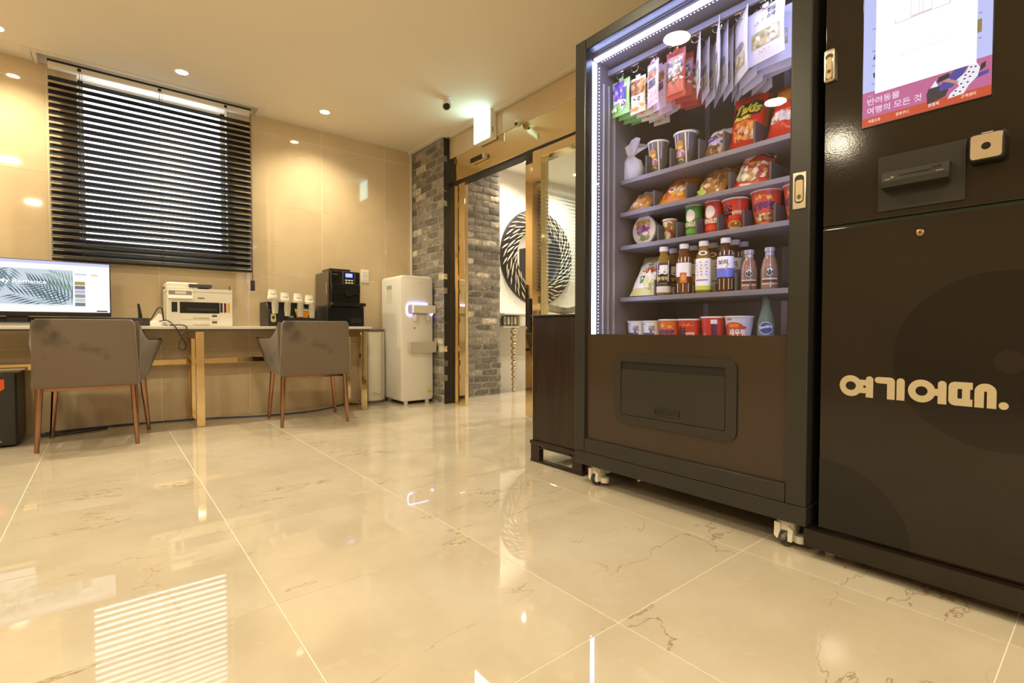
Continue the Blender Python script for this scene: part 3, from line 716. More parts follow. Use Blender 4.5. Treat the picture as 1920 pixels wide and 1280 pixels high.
for x in (-.03, .095): B().lathe([(.022, 0), (.024, .03), (.018, .055), (.014, .062)], 16, (x, -.025, .765)).obj('tap', mat('translucent_tap', (.62, .58, .50), .25), wd)
tr_ = B().prism([(-.055, .475), (0, .475), (0, .575), (-.068, .575), (-.068, .555)], -.105, .162, 'yz').obj('drip_tray', mat('warm_grey_plastic', (.52, .49, .43), .4), wd)
Print().poly([(.105, .10), (.145, .10), (.145, .13)] + [(.125 + .021 * math.cos(a * PI / 8), .13 + .021 * math.sin(a * PI / 8)) for a in range(1, 8)] + [(.105, .13)], 'e2c65e').ell(.125, .133, .012, .011, 'f5efdd').rect(.106, .098, .144, .106, 'b9ad8c').obj('rating_sticker', wd, front(-.0004))
Print().rect(-.045, .70, -.022, .706, '6b5f4e').rect(-.038, .692, -.028, .699, 'a8483c').obj('warning_mark', wd, front(-.0004))
Print().rect(.02, 1.115, .055, 1.122, 'cfc8b8').obj('name_mark', wd, front(-.0004))
nt_ = Print().rect(.06, .93, .17, 1.10, 'e9e6da').rect(.065, 1.06, .165, 1.095, '9db7bd').obj('side_notice', wd, lambda u, v, h: (-.1685 - h, .40 - u - .05, v))

# chairs
def make_chair(label, loc, rz):
    c = thing('armchair', label, 'chair', loc, rz, 'velvet chairs at the desk')
    bk = [(-.232, .36), (.232, .36), (.238, .375), (.226, .715), (.222, .735), (.208, .75), (-.208, .75), (-.222, .735), (-.226, .715), (-.238, .375)]
    b = B().prism(bk, -.038, .038, inset=.010)
    b.v = [(x, y - .235 - (z - .36) * .06, z) for x, y, z in b.v]; b.obj('backrest', VELVET, c, 50)
    b = B().tube([(-.222, -.262, .37), (-.224, -.270, .56), (-.219, -.2985, .70), (-.206, -.296, .746), (.206, -.296, .746), (.219, -.2985, .70), (.224, -.270, .56), (.222, -.262, .37)], .0035, 6)
    for sx in (-1, 1):
        b = B(); st = []
        for i in range(13):
            t = i / 12; y = -.215 + .46 * t; x = .212 + .055 * math.sin(t * PI / 2)
            top = .742 - .112 * min(1., (t / .3)) ** .7 if t < .3 else .630
            if i == 0: top = .742
            lo = .365 + .03 * t
            f = .034 * t; st.append([(x - .022 - f, y, lo), (x + .022 - f, y, lo), (x + .030, y, (lo + top) / 2), (x + .034 + f, y, top - .02), (x + .027 + f, y, top - .004), (x + .014 + f, y, top), (x + f, y, top - .006), (x - .008 + f, y, top - .025), (x - .018, y, (lo + top) / 2)])
        o = 0; n = 9
        for r in st: b.v += [(sx * p[0], p[1], p[2]) for p in r]
        for i in range(12):
            for q in range(n): b.face((i * n + q, i * n + (q + 1) % n, (i + 1) * n + (q + 1) % n, (i + 1) * n + q))
        b.face(range(n)); b.face(range(12 * n, 13 * n)); b.obj('armrest', VELVET, c, 50)
        e = B().tube([(sx * (p[5][0] + .013), p[5][1], p[5][2] - .002) for p in st], .0035, 6); e.obj('piping', mat('dark_piping', (.05, .04, .035), .6), c)
    B().rbox(-.20, .20, -.20, .245, .372, .475, .03, 3).obj('seat', VELVET, c)
    B().rbox(-.215, .215, -.232, -.212, .340, .3595, .003).obj('seat_rail', COPPER, c); B().rbox(-.22, .22, .205, .225, .345, .3645, .003).obj('seat_rail', COPPER, c)
    for sx in (-1, 1):
        B().tube([(sx * .212, -.228, .359), (sx * .226, -.238, .0)], [.0185, .0115], 14).obj('leg', COPPER, c)
        B().tube([(sx * .222, .212, .362), (sx * .250, .235, .0)], [.0185, .0115], 14).obj('leg', COPPER, c)
    return c
make_chair('grey velvet armchair with copper legs in front of the monitor', (-.055, 4.03, 0), math.radians(-7))
make_chair('grey velvet armchair with copper legs in front of the cup organiser', (1.20, 3.935, 0), math.radians(-6))

# computer tower and floor cables
pcw = thing('computer_tower', 'black gaming computer tower with an orange corner on the floor', 'computer', (-.52, 4.13, 0))
B().rbox(-.11, .108, .0, .40, .012, .43, .012, 3).obj('case', BLACKM, pcw)
B().rbox(-.108, .106, -.018, .0, .01, .435, .010, 3).obj('front_cover', BLACKM, pcw)
for x in (-.09, .075): B().rbox(x, x + .02, .02, .38, 0, .012, .003).obj('foot', RUBBER, pcw)
Print().poly([(-.1, .40), (.058, .40), (.058, .345), (-.0, .30), (-.1, .28)], 'e0561c').rect(-.02, .035, .045, .037, 'd8d4cc').rect(-.01, .041, .04, .0425, 'd8d4cc').obj('front_accent', pcw, front(-.0182))
tag(B().tube(bez([(-.32, 4.50, .006), (0.05, 4.535, .005), (.55, 4.46, .005), (1.0, 4.30, .005), (1.35, 4.30, .005), (1.60, 4.44, .005), (1.72, 4.53, .01)]), .0055, 8).obj('network_cable', mat('blue_cable', (.045, .05, .12), .4)), 'dark blue cable running along the wall base under the desk', 'cable')
tag(B().tube(bez([(-.34, 4.38, .006), (-.22, 4.36, .006), (-.06, 4.41, .006), (.0, 4.47, .006), (-.06, 4.49, .006), (-.22, 4.46, .006), (-.36, 4.46, .006)]), .005, 8).obj('mains_cable', BLACKM), 'black cable looped on the floor beside the computer tower', 'cable')
# ================================================================= around the entrance
RV = -PI / 2                      # things that face the room along -x
ex = thing('exit_sign', 'glowing white light box sign on the entrance beam', 'exit sign', (2.41, 3.355, 2.225), RV)
B().rbox(-.117, .117, .004, .068, 0, .228, .006).obj('housing', WHITEP, ex)
B().box(-.109, .109, .0, .0045, .008, .220).obj('light_panel', mat('sign_face', (.0, .0, .0), .4, emit=(.58, 1., .93), es=11.), ex, 0)
B().rbox(.1175, .119, .02, .032, .05, .09, .0005).obj('test_switch', GREYP, ex)
cc = thing('security_camera', 'small white bullet camera with dark lens under the ceiling', 'camera', (2.05, 3.30, CZ), math.radians(-38))
B().lathe([(.028, 0), (.028, -.006), (.012, -.010), (.010, -.03)], 20).obj('mount', WHITEP, cc)
b = B().lathe([(.0, .06), (.030, .058), (.034, .05), (.034, -.055), (.030, -.062), (.026, -.062)], 24, axis='y', cap=False); b.v = [(x, y * .8, z - .050 + y * .6) for x, y, z in b.v]; b.obj('barrel', WHITEP, cc)
b = B().lathe([(.0, -.058), (.0262, -.058)], 24, axis='y', cap=False); b.v = [(x, y * .8, z - .050 + y * .6) for x, y, z in b.v]; b.obj('lens', mat('dark_lens', (.02, .018, .015), .15), cc)
dsn = thing('door_sensor', 'black door motion sensor with rounded silver ends on the gold header', 'sensor', (EX + .004, 3.47, 2.125), RV)
B().rbox(-.11, .11, -.048, 0, -.022, .024, .014, 3).obj('casing', STEEL, dsn); B().rbox(-.083, .083, -.054, -.03, -.021, .018, .010, 3).obj('lens_cover', BLACKG, dsn)
md = thing('motion_detector', 'small pale round motion detector on the lower beam edge', 'sensor', (EX - .002, 2.93, 2.255), RV)
B().lathe([(.030, 0), (.030, -.012), (.024, -.018)], 20, (0, -.03, .012)).obj('collar', WHITEP, md)
b = B().sphere((0, -.03, -.008), .026, 18, 10); b.obj('dome', mat('pale_green_dome', (.55, .60, .50), .3), md); B().rbox(-.012, .012, -.06, -.05, -.028, -.008, .003).obj('eye', BLACKG, md)

# round carved mirror and console in the lobby
mr = thing('round_mirror', 'large round mirror with dark frame and pale carved strokes in the lobby', 'mirror', (4.055, 4.497, 1.545))
def ringprof(n=56):
    b = B(); prof = [(.335, -.012), (.345, -.035), (.40, -.048), (.50, -.044), (.560, -.030), (.572, -.01), (.572, 0), (.335, 0), (.335, -.012)]
    b.lathe([(r, h) for r, h in prof], n, axis='y', cap=False); return b
ringprof().obj('frame', noisy('black_brown_wood', (.016, .012, .010), (.028, .022, .017), 8., .4), mr)
B().lathe([(.0004, -.008), (.337, -.008)], 56, axis='y', cap=False).obj('mirror_glass', mat('silver_mirror', (.9, .9, .88), .02, 1.), mr, 0)
sb = B(); n = 9
for i in range(n + 1):
    t = i / n; w = .010 * math.sin(PI * min(max(t, .03), .97)) ** .7; x = -.075 + .15 * t; sb.v += [(x, -w, 0), (x, 0, .007 * math.sin(PI * t) ** .5 if 0 < t < 1 else 0), (x, w, 0)]
for i in range(n): 
    for q in range(2): sb.face((i * 3 + q, (i + 1) * 3 + q, (i + 1) * 3 + q + 1, i * 3 + q + 1))
strm = sb.mesh('carved_stroke', noisy('pale_gilt', (.62, .55, .40), (.72, .65, .50), 12., .35), 60)
rnd = random.Random(11)
for ring_i, (rad, cnt, sc) in enumerate(((.385, 34, .9), (.455, 36, 1.05), (.520, 40, .95))):
    for k in range(cnt):
        a = 2 * PI * (k + .37 * ring_i) / cnt + rnd.uniform(-.03, .03); tl = a + math.radians(58) + rnd.uniform(-.22, .22)
        ux = Vector((math.cos(tl), 0, math.sin(tl))); nz = Vector((0, -1, 0)); vy = nz.cross(ux)
        M = Matrix((ux * sc * rnd.uniform(.8, 1.1), vy * rnd.uniform(.7, 1.1), nz)).transposed().to_4x4()
        yy = -.0475 if ring_i < 2 else -.0395
        M.translation = Vector((rad * math.cos(a), yy + (.003 if ring_i == 0 else 0), rad * math.sin(a)))
        o = link('carved_stroke', strm, mr); o.matrix_local = M
cn = thing('console_table', 'pale console table on beaded legs below the round mirror', 'console table', (4.05, 4.34, 0))
B().rbox(-.75, .75, -.16, .15, .845, .865, .003).obj('top', WHITEP, cn)
B().rbox(-.519, .72, -.14, .14, .722, .8445, .003).obj('apron', CREAMP, cn); B().rbox(-.745, -.52, -.14, .14, .706, .7195, .002).obj('niche_shelf', CREAMP, cn)
for x in (-.50, .04): B().rbox(x, x + .50, -.146, -.139, .735, .832, .002).obj('drawer_front', WHITEP, cn)
bead = [.042, .0405, .039, .037, .0355, .034, .0325, .0305, .029, .0275, .026]
for lx, ly in ((-.575, -.105), (.685, -.105)):
    z = .7055; leg = None
    for r in bead:
        if z - 1.86 * r < 0: break
        b = B().sphere((lx, ly, z - .93 * r), r, 16, 10); z -= 1.86 * r
        if leg is None: leg = b.obj('leg', mat('champagne_bead', (.70, .62, .44), .18, .85), cn)
        else: b.obj('bead', mat('champagne_bead'), leg)
    b = B().lathe([(.012, 0), (.016, max(z + .006, .004))], 12, (lx, ly, 0)); b.obj('bead_foot', mat('champagne_bead'), leg)
cal = thing('block_calendar', 'dark block sign with pale upright characters in the left console niche', 'desk sign', (3.415, 4.215, .72))
b = B(); b.rbox(-.105, .10, 0, .10, 0, .010, .001); b.obj('stand', mat('grey_board', (.30, .28, .23), .5), cal)
for i in range(4):
    bk_ = B().rbox(-.098 + i * .048, -.056 + i * .048, .004, .045, .0105, .115, .002).obj('block', mat('charcoal_block', (.07, .075, .07), .4), cal)
    Print().poly(rrect(-.092 + i * .048, -.062 + i * .048, .02, .106, .008), 'cfc8ae', [rrect(-.083 + i * .048, -.071 + i * .048, .034, .092, .004)] if i in (0, 2) else []).obj('digit', bk_, front(.0036))
boat = thing('driftwood_bowl', 'boat-shaped brown wooden bowl on the console table', 'bowl', (4.30, 4.30, .8655), math.radians(4))
b = B(); n, m = 16, 10
for i in range(n + 1):
    t = -1 + 2 * i / n; w = .115 * (1 - abs(t) ** 2.2) + .004; zz = .075 + .055 * abs(t) ** 2.5; x = .30 * t
    for k in range(m + 1):
        g = PI * k / m; b.v.append((x, -w * math.cos(g), zz - (zz - .004 - .03 * abs(t)) * math.sin(g)))
    for k in range(m + 1):
        g = PI * (m - k) / m; b.v.append((x, -(w * .82) * math.cos(g), zz - (zz - .022 - .03 * abs(t)) * math.sin(g)))
q = 2 * (m + 1)
for i in range(n):
    for k in range(q): b.face((i * q + k, i * q + (k + 1) % q, (i + 1) * q + (k + 1) % q, (i + 1) * q + k))
b.face(range(q)); b.face(range(n * q, (n + 1) * q)); b.obj('shell', noisy('weathered_wood', (.10, .07, .045), (.30, .23, .15), 7., .55, stretch=(1, 5, 5)), boat)

# dark cabinet between the glass panel and the vending machine
cab = thing('wooden_cabinet', 'dark walnut cabinet with bracket feet standing left of the vending machine', 'cabinet', (1.73, 1.785, 0), RV)
B().rbox(-.178, .178, .008, .42, .112, .756, .003).obj('body', CABW, cab)
B().rbox(-.186, .186, -.004, .43, .757, .766, .003).obj('top', CABW, cab)
B().rbox(-.188, .186, -.006, .425, .090, .1115, .006).obj('base_moulding', CABW, cab)
for x0, x1 in ((-.182, -.118), (.118, .182)): B().prism([(x0, 0.012), (x1, .012), (x1, .068), (x1 + (.018 if x0 < 0 else 0), .0895), (x0 - (.018 if x0 > 0 else 0), .0895), (x0, .068)], .0, .03).obj('foot', CABW, cab)
B().rbox(-.118, .118, .0, .03, .078, .0895, .001).obj('apron', CABW, cab)
B().rbox(-.184, .184, -.002, .034, .0, .012, .001).obj('floor_rail', CABW, cab)
for y in (.38,): B().rbox(-.182, .182, y, y + .03, .0, .0895, .002).obj('back_foot', CABW, cab)
# ================================================================= vending machine
vm = thing('vending_machine', 'tall dark snack vending machine with lit glass door on castors', 'vending machine', (1.64, 1.085, 0), RV)
VW = .483; GX = .422; GZ0, GZ1 = .672, 1.905
b = B(); b.rbox(-VW + .004, -.455, .05, .78, .155, 1.935, .003).rbox(.455, VW - .004, .05, .78, .155, 1.935, .003).rbox(-.4545, .4545, .05, .78, 1.905, 1.935, .003).rbox(-.4545, .4545, .05, .78, .155, .20, .003); b.rbox(-.4545, .4545, .765, .78, .2005, 1.9045, .002)
b.obj('cabinet', DGREY, vm)
b = B(); b.box(-.454, -.430, .062, .764, .60, 1.904).box(.430, .454, .062, .764, .60, 1.904).box(-.43, .43, .740, .764, .60, 1.904).box(-.43, .43, .062, .74, 1.885, 1.904).box(-.43, .43, .062, .74, .58, .60)
b.obj('inner_lining', CHAMB, vm, 0)
# door: frame, glass, lower panel with collection hatch
b = B(); b.rbox(-VW, -GX, 0, .048, .150, 1.955, .005, 2).rbox(GX, VW, 0, .048, .150, 1.955, .005, 2).rbox(-GX, GX, 0, .048, GZ1, 1.955, .005, 2).rbox(-GX, GX, 0, .048, .150, .210, .005, 2)
dr = b.obj('door', DGREY, vm)
B().box(-GX, GX, .014, .018, GZ0, GZ1).obj('door_glass', PANE, dr, 0)
B().box(-GX, GX, .016, .046, .21, GZ0 - .0005).obj('lower_panel', BROWNP, dr, 0)
outer = rrect(-.260, .260, .307, .592, .035, 6); inner = rrect(-.228, .222, .342, .561, .004, 1)
b = B(); pr_ = [(outer, .0085), (outer, .0158)]
n = len(outer)
b.v += [(p[0], .0085, p[1]) for p in outer] + [(p[0], .0158, p[1]) for p in outer] + [(p[0], .0085, p[1]) for p in inner] + [(p[0], .030, p[1]) for p in inner]
for i in range(n): b.face((i, (i + 1) % n, n + (i + 1) % n, n + i))
m = len(inner)
for i in range(m): b.face((2 * n + i, 2 * n + (i + 1) % m, 2 * n + m + (i + 1) % m, 2 * n + m + i))
tri = tessellate_polygon([[Vector((p[0], p[1], 0)) for p in outer], [Vector((p[0], p[1], 0)) for p in inner]])
for t in tri: b.face([(i if i < n else 2 * n + i - n) for i in t])
b.obj('hatch_surround', DGREY, dr)
B().box(-.228, .222, .0145, .0157, .342, .561).obj('hatch_back', mat('hatch_dark', (.012, .011, .010), .5), dr, 0)
fl_ = B().prism([(.008, .344), (.0145, .344), (.0145, .530), (.011, .530)], -.2255, .2195, 'yz').obj('hatch_flap', DGREY, dr)
for bx in ((-.066, .044, .004, .0095, .383, .388), (-.066, .044, .004, .0095, .362, .367), (-.066, -.061, .004, .0095, .367, .383), (.039, .044, .004, .0095, .367, .383)): B().box(*bx).obj('grip_rim', DGREY, dr, 0)
B().box(-.061, .039, .0078, .0088, .367, .383).obj('grip_recess', BLACKM, dr, 0)
hl = B().rbox(.434, .472, -.004, .004, 1.058, 1.168, .002).obj('lock_handle', STEEL, dr, 35, 'pale metal swing lock handle')
Print().poly(rrect(.440, .466, 1.075, 1.160, .011), '2a231b').poly(rrect(.4425, .4635, 1.080, 1.145, .006), 'cbb892').ell(.453, 1.094, .0075, .0075, '8d7c5c').rect(.4515, 1.088, .4545, 1.100, '2a231b').obj('handle_relief', hl, front(-.0043))
B().rbox(-VW, VW, .002, .78, .09, .1495, .004).obj('plinth', DGREY, vm)
for x, y in ((-.395, .055), (.405, .055), (-.395, .70), (.405, .70)):
    c_ = B().rbox(x - .022, x + .034, y - .022, y + .034, .046, .089, .010, 3); c_.prism([(x - .024, .030), (x - .014, .022), (x - .006, .05), (x - .006, .075), (x - .024, .075)], y - .03, y + .02); c_.prism([(x + .018, .022), (x + .03, .022), (x + .034, .06), (x + .018, .07)], y - .032, y + .02)
    o = c_.obj('castor', CREAMP, vm, 40, 'cream levelling castor')
    B().lathe([(.006, x - .0045), (.024, x - .0045), (.027, x), (.027, x + .014), (.024, x + .0178), (.006, x + .0178)], 20, (0, y - .008, .0275), axis='x').obj('wheel', noisy('worn_rubber', (.03, .028, .025), (.25, .23, .20), 60., .7, lo=.5, hi=.7), o)
    B().lathe([(.019, .018), (.019, .04)], 14, (x + .042, y + .004, 0)).obj('levelling_foot', CREAMP, o)
# lighting strips and slotted uprights inside the door opening
b = B(); b.box(-.4285, -.4225, .052, .062, .61, 1.880).box(.4225, .4285, .052, .062, .61, 1.880); b.box(-.42, .42, .052, .062, 1.8775, 1.8835)
for i, bx in enumerate(((-.4295, -.4225, .050, .076, .61, 1.875), (.4225, .4295, .050, .076, .61, 1.875), (-.420, .420, .050, .076, 1.8755, 1.8845))): B().rbox(*bx, .003).obj('led_strip', LEDW, vm, 35, 'bright cool white light strip')
b = B()
for i in range(84): b.box(-.4299, -.4285, .0965, .1005, .615 + i * .015, .619 + i * .015)
for i in range(56): b.box(-.415 + i * .015, -.411 + i * .015, .0965, .1005, 1.8835, 1.8849)
o = b.obj('led_reflection_dots', mat('led_reflection_dot', (0, 0, 0), .5, emit=(.72, .80, 1.), es=5.), vm, 0); o['kind'] = 'stuff'  # glowing dots stand in for the strip's dotted reflection on the lining
for y, w in ((.125, .006), (.158, .007), (.195, .012)):
    B().box(-.4299, -.4240, y, y + w, .602, 1.80).obj('upright', mat('pale_upright', (.55, .55, .60), .35, .4), vm, 0)
for x in (-.28, .10): 
    u_ = B().box(x, x + .026, .732, .7395, .602, 1.86).obj('back_upright', mat('pale_upright'), vm, 0)
B().box(-.428, .428, .155, .166, 1.845, 1.868).obj('hanging_rail', SHELF, vm, 0)
SY = .240
def VZ(z): return z
shelf_z = {1: 1.385, 2: 1.236, 3: 1.081, 4: .841, 5: .615}
divs = {1: (-.287, -.163, -.03, .075, .195), 2: (-.243, -.085, .10, .255), 3: (-.222, -.13, -.038, .055, .158, .272), 4: (-.237, -.14, -.05, .045, .13, .185, .25), 5: (-.285, -.205, -.11, -.015, .09, .20, .27)}
for k, z in shelf_z.items():
    s_ = B().rbox(-.422, .428, SY, .728, z - .020, z, .002).obj('shelf', SHELF, vm)
    for x in divs[k]:
        hgt = .070 if k in (2, 3) else (.085 if k == 1 else .075)
        if k == 5: hgt = .055
        if k == 4: hgt = .070 if x in (-.237, .13) else .034
        B().box(x - .004, x + .004, SY + .012, SY + .40, z, z + hgt).obj('divider', DIVID, s_, 0)
for i, x in enumerate((-.372, -.290, -.195, -.098, .0, .088, .178, .268)):
    b = B(); b.tube([(x, .166, 1.842), (x, .20, 1.845), (x, .45, 1.852), (x, .72, 1.86)], .0025, 6)
    b.tube([(x + .018 * math.cos(a * PI / 8), .172, 1.834 - .018 * math.sin(a * PI / 8)) for a in range(9)], .0022, 6)
    b.tube([(x - .02, .170, 1.8445), (x + .02, .170, 1.8445)], .002, 6); b.obj('hook', CHROME, vm)

def at(x, y, z): return (1.64 + y, 1.085 - x, z)        # machine coordinates to the room
def sh(x, y, z, h):
    """place on a shelf for goods set back from the shelf edge: location and scale"""
    k = (1.64 + y) / 1.88
    return (1.64 + y, (1.085 - x) * k, z), (k, k, (h * k + (z - .695) * (k - 1)) / h)
# ---------------------------------------------------------------- goods
def bag_fn(w, h, d, seed=0, flat=.05):
    rnd = random.Random(seed); ph = [rnd.uniform(0, 6) for _ in range(6)]
    def f(u, v):
        t = v / h; s = max(-1., min(1., u / (w / 2))); e = min(1., max(0., (t - flat) / (1 - 2 * flat)))
        bu = (max(0., 1 - abs(s) ** 2.6)) ** .75 * math.sin(PI * e) ** .55 if 0 < e < 1 else 0.
        cr = .0035 * (d / .05) * (math.sin(9 * s + ph[0] + 4 * t) * math.sin(13 * t + ph[1]) + .6 * math.sin(17 * s + ph[2]) * math.sin(7 * t + ph[3] + 3 * s)) * bu
        return (s * w / 2 * (1 - .07 * math.sin(PI * t)), -(d / 2 * bu + cr + .0006), v)
    return f
def bag_mesh(w, h, d, material, seed=0, nx=14, nz=18):
    f = bag_fn(w, h, d, seed); g = bag_fn(w, h, d, seed + 50); b = B(); r = nx + 1
    for k in range(nz + 1):
        for i in range(nx + 1): b.v.append(f(-w / 2 + w * i / nx, h * k / nz))
    o = len(b.v)
    for k in range(nz + 1):
        for i in range(nx + 1):
            p = g(-w / 2 + w * i / nx, h * k / nz); b.v.append((p[0], -p[1], p[2]))
    for k in range(nz):
        for i in range(nx):
            b.face((k * r + i, k * r + i + 1, (k + 1) * r + i + 1, (k + 1) * r + i)); b.face((o + k * r + i, o + (k + 1) * r + i, o + (k + 1) * r + i + 1, o + k * r + i + 1))
    for i in range(nx): b.face((i, o + i, o + i + 1, i + 1)); b.face((nz * r + i, nz * r + i + 1, o + nz * r + i + 1, o + nz * r + i))
    for k in range(nz): b.face((k * r, (k + 1) * r, o + (k + 1) * r, o + k * r)); b.face((k * r + nx, o + k * r + nx, o + (k + 1) * r + nx, (k + 1) * r + nx))
    return b.mesh('bag', material, 60)
def on_bag(w, h, d, seed=0):
    f = bag_fn(w, h, d, seed)
    def g(u, v, hh):
        p = f(u, v); return (p[0], p[1] - hh - .0008, p[2])
    return g
def foil(hexs): return ink(hexs, .22)
def split_rect(pr, x0, y0, x1, y1, col, nx=10, ny=12):
    """a printed area cut into small quads so that it follows a bulging bag"""
    h = pr._m(col); vs = [(x0 + (x1 - x0) * i / nx, y0 + (y1 - y0) * k / ny, h) for k in range(ny + 1) for i in range(nx + 1)]; r = nx + 1
    pr.b.add(vs, [(k * r + i, k * r + i + 1, (k + 1) * r + i + 1, (k + 1) * r + i) for k in range(ny) for i in range(nx)])
CELLS = {}
def cells(cols, r):
    """printed picture of food: patches of a few colours"""
    k = (tuple(cols), round(r, 4))
    if k in CELLS: return CELLS[k]
    m, nt, b = nodes_of('printed_picture'); L = nt.links.new
    tc = N(nt, 'ShaderNodeTexCoord'); wn = N(nt, 'ShaderNodeTexNoise', Scale=1.2 / r, Detail=2.); L(tc.outputs['Object'], wn.inputs['Vector'])
    ad = N(nt, 'ShaderNodeMix', data_type='VECTOR'); ad.inputs['Factor'].default_value = r * 1.2; L(tc.outputs['Object'], ad.inputs['A']); L(wn.outputs['Color'], ad.inputs['B'])
    vo = N(nt, 'ShaderNodeTexVoronoi', Scale=.55 / r); L(ad.outputs['Result'], vo.inputs['Vector'])
    sp = N(nt, 'ShaderNodeSeparateColor'); L(vo.outputs['Color'], sp.inputs[0])
    st = [(i / len(cols), tuple(lin(int(c[j:j + 2], 16)) for j in (0, 2, 4))) for i, c in enumerate(cols)]
    rp = ramp(nt, st if len(st) > 1 else st + [(1., st[0][1])], 'CONSTANT'); L(sp.outputs[0], rp.inputs['Fac'])
    sh_ = ramp(nt, [(0., (1.15, 1.15, 1.15)), (.9, (.62, .62, .62))]); L(vo.outputs['Distance'], sh_.inputs['Fac'])
    mx = N(nt, 'ShaderNodeMix', data_type='RGBA', blend_type='MULTIPLY'); mx.inputs['Factor'].default_value = 1.; L(rp.outputs['Color'], mx.inputs['A']); L(sh_.outputs['Color'], mx.inputs['B'])
    L(mx.outputs['Result'], b.inputs['Base Color']); b.inputs['Roughness'].default_value = .3
    CELLS[k] = m; return m
def blobs(pr, x0, y0, x1, y1, cols, n, r, seed):
    q = random.Random(seed)
    if n >= 9:
        cx, cy, rx, ry = (x0 + x1) / 2, (y0 + y1) / 2, (x1 - x0) / 2 + r * .6, (y1 - y0) / 2 + r * .6; ph = [q.uniform(0, 6) for _ in range(3)]
        pts = []
        for i in range(40):
            a = 2 * PI * i / 40; ca, sa = math.cos(a), math.sin(a); k = 1 / max(abs(ca), abs(sa)) ** .75 * (.92 + .05 * math.sin(5 * a + ph[0]) + .04 * math.sin(9 * a + ph[1]))
            pts.append((cx + rx * ca * k, cy + ry * sa * k))
        pr.poly(pts, cells(cols, r)); return
    for i in range(n):
        cx, cy, rr = q.uniform(x0, x1), q.uniform(y0, y1), r * q.uniform(.6, 1.3); a = q.uniform(0, 3)
        pr.poly([(cx + rr * (1 + .35 * math.cos(2 * t * PI / 5 + a)) * math.cos(t * PI / 5), cy + rr * .75 * (1 + .3 * math.sin(3 * t * PI / 5 + a)) * math.sin(t * PI / 5)) for t in range(10)], q.choice(cols))

# hanging packs: one design for each hook, several packs behind each other
def hang(i, name, label0, w, h, d, col, design, n, zrot, x, y0, ztop, gap=.045, cat='snack pack', grp='hanging packs', seed=1):
    me = bag_mesh(w, h, d, col, seed); pr = Print(.0004)
    design(pr); first = None
    for k in range(n):
        rz = RV + math.radians(zrot + (k % 3 - 1) * 5 + (3 if k else 0)); loc = at(x + .004 * (k % 2), y0 + gap * k, ztop - h - .004 * (k % 3))
        lab = label0 if k == 0 else '%s, %s behind the front one on the %s hook' % (label0.split(',')[0], ('right', 'second', 'third', 'fourth', 'fifth')[k - 1], ('first', 'second', 'third', 'fourth', 'fifth', 'sixth', 'seventh', 'last')[i])
        if first is None:
            first = thing(name, lab, cat, loc, rz, grp); link('pouch', me, first); pr.obj('printed_front', first, on_bag(w, h, d, seed), .007)
            B().box(-.012, .012, -.0006, .0006, h - .001, h + .012).obj('hang_tab', col, first, 0)
        else:
            c = copy_thing(first, lab, loc, rz, grp)
def d_green(p):
    split_rect(p, -.045, .055, .032, .135, 'f1eef8'); blobs(p, -.042, .07, .02, .150, ['7d4bb0', '9b6fd0', '5a3fa5', 'c9b3e6'], 26, .009, 2); p.rect(.012, .06, .036, .118, '3b318f'); p.ell(.018, .046, .018, .018, 'efe7f2'); blobs(p, .008, .036, .028, .056, ['6e2a5a', '8e3f6d'], 8, .005, 3); blobs(p, -.04, .02, .03, .04, ['dff08a', 'f5f7ef'], 8, .008, 4)
def d_orange(p): blobs(p, -.035, .08, .035, .14, ['b9752c', '8a4d1c', 'd89a45'], 22, .010, 5); split_rect(p, -.034, .04, .034, .075, 'f6efe0'); blobs(p, -.02, .045, .02, .07, ['4b4038', '6b6258'], 6, .005, 6); blobs(p, -.03, .015, .03, .035, ['f0a347'], 5, .008, 7)
def d_pink(p): split_rect(p, -.036, .02, .036, .17, 'f6dfe2'); blobs(p, -.028, .115, .028, .15, ['e8a86a', 'c96f4a', 'a8b0a0'], 14, .008, 8); blobs(p, -.026, .075, .026, .105, ['47434c', '6b6672', '8c8894'], 14, .005, 9); blobs(p, -.026, .03, .026, .06, ['f4c9cf', 'fff4f4'], 8, .009, 10)
def d_red(p): split_rect(p, -.038, .115, .038, .17, 'c98ba0'); blobs(p, -.036, .09, .036, .16, ['8c7fa8', 'e4dde8', 'b9a24a', 'd0d4e4', '5e5670'], 30, .007, 11); split_rect(p, -.040, .02, .040, .075, 'cf6f62'); blobs(p, -.034, .06, .034, .085, ['e9e2d8', '5e7a52'], 8, .007, 12)
def d_white(p): blobs(p, -.04, .09, .04, .12, ['8d8894', 'aaa4b0'], 9, .003, 13); split_rect(p, -.045, .035, .045, .082, 'd9cfae'); blobs(p, -.04, .04, .04, .078, ['e9e2c4', 'b8b48c', 'cdb98a'], 16, .008, 14)
def d_white4(p):
    split_rect(p, -.052, .05, .062, .105, 'cfc39c'); blobs(p, -.045, .055, .055, .10, ['efe9d2', 'a8a582', 'd6c588', 'c4c0a4'], 26, .010, 15)
    p.text('핸드', .012, .155, .017, '3a3540', bold=.03); p.text('스낵', .012, .134, .017, '3a3540', bold=.03); blobs(p, -.035, .13, .0, .145, ['8c8894'], 7, .003, 16); blobs(p, -.02, .025, .03, .035, ['bdb8c4'], 6, .003, 17)
WP = ink('e9e8f2', .3)
hang(0, 'fruit_snack_pouch', 'green and purple grape snack pouch, front one at the far left hook', .100, .155, .012, foil('9fd67a'), d_green, 4, 4, -.375, .185, 1.815, seed=3)
hang(1, 'nut_snack_pouch', 'orange and cream nut snack pouch, front one on the second hook', .080, .155, .014, foil('efe6c8'), d_orange, 5, 6, -.290, .195, 1.800, seed=4)
hang(2, 'sausage_snack_pouch', 'pale pink snack pouch with dark lettering, front one on the third hook', .078, .182, .012, foil('e9c9cf'), d_pink, 4, -14, -.198, .175, 1.822, seed=5)
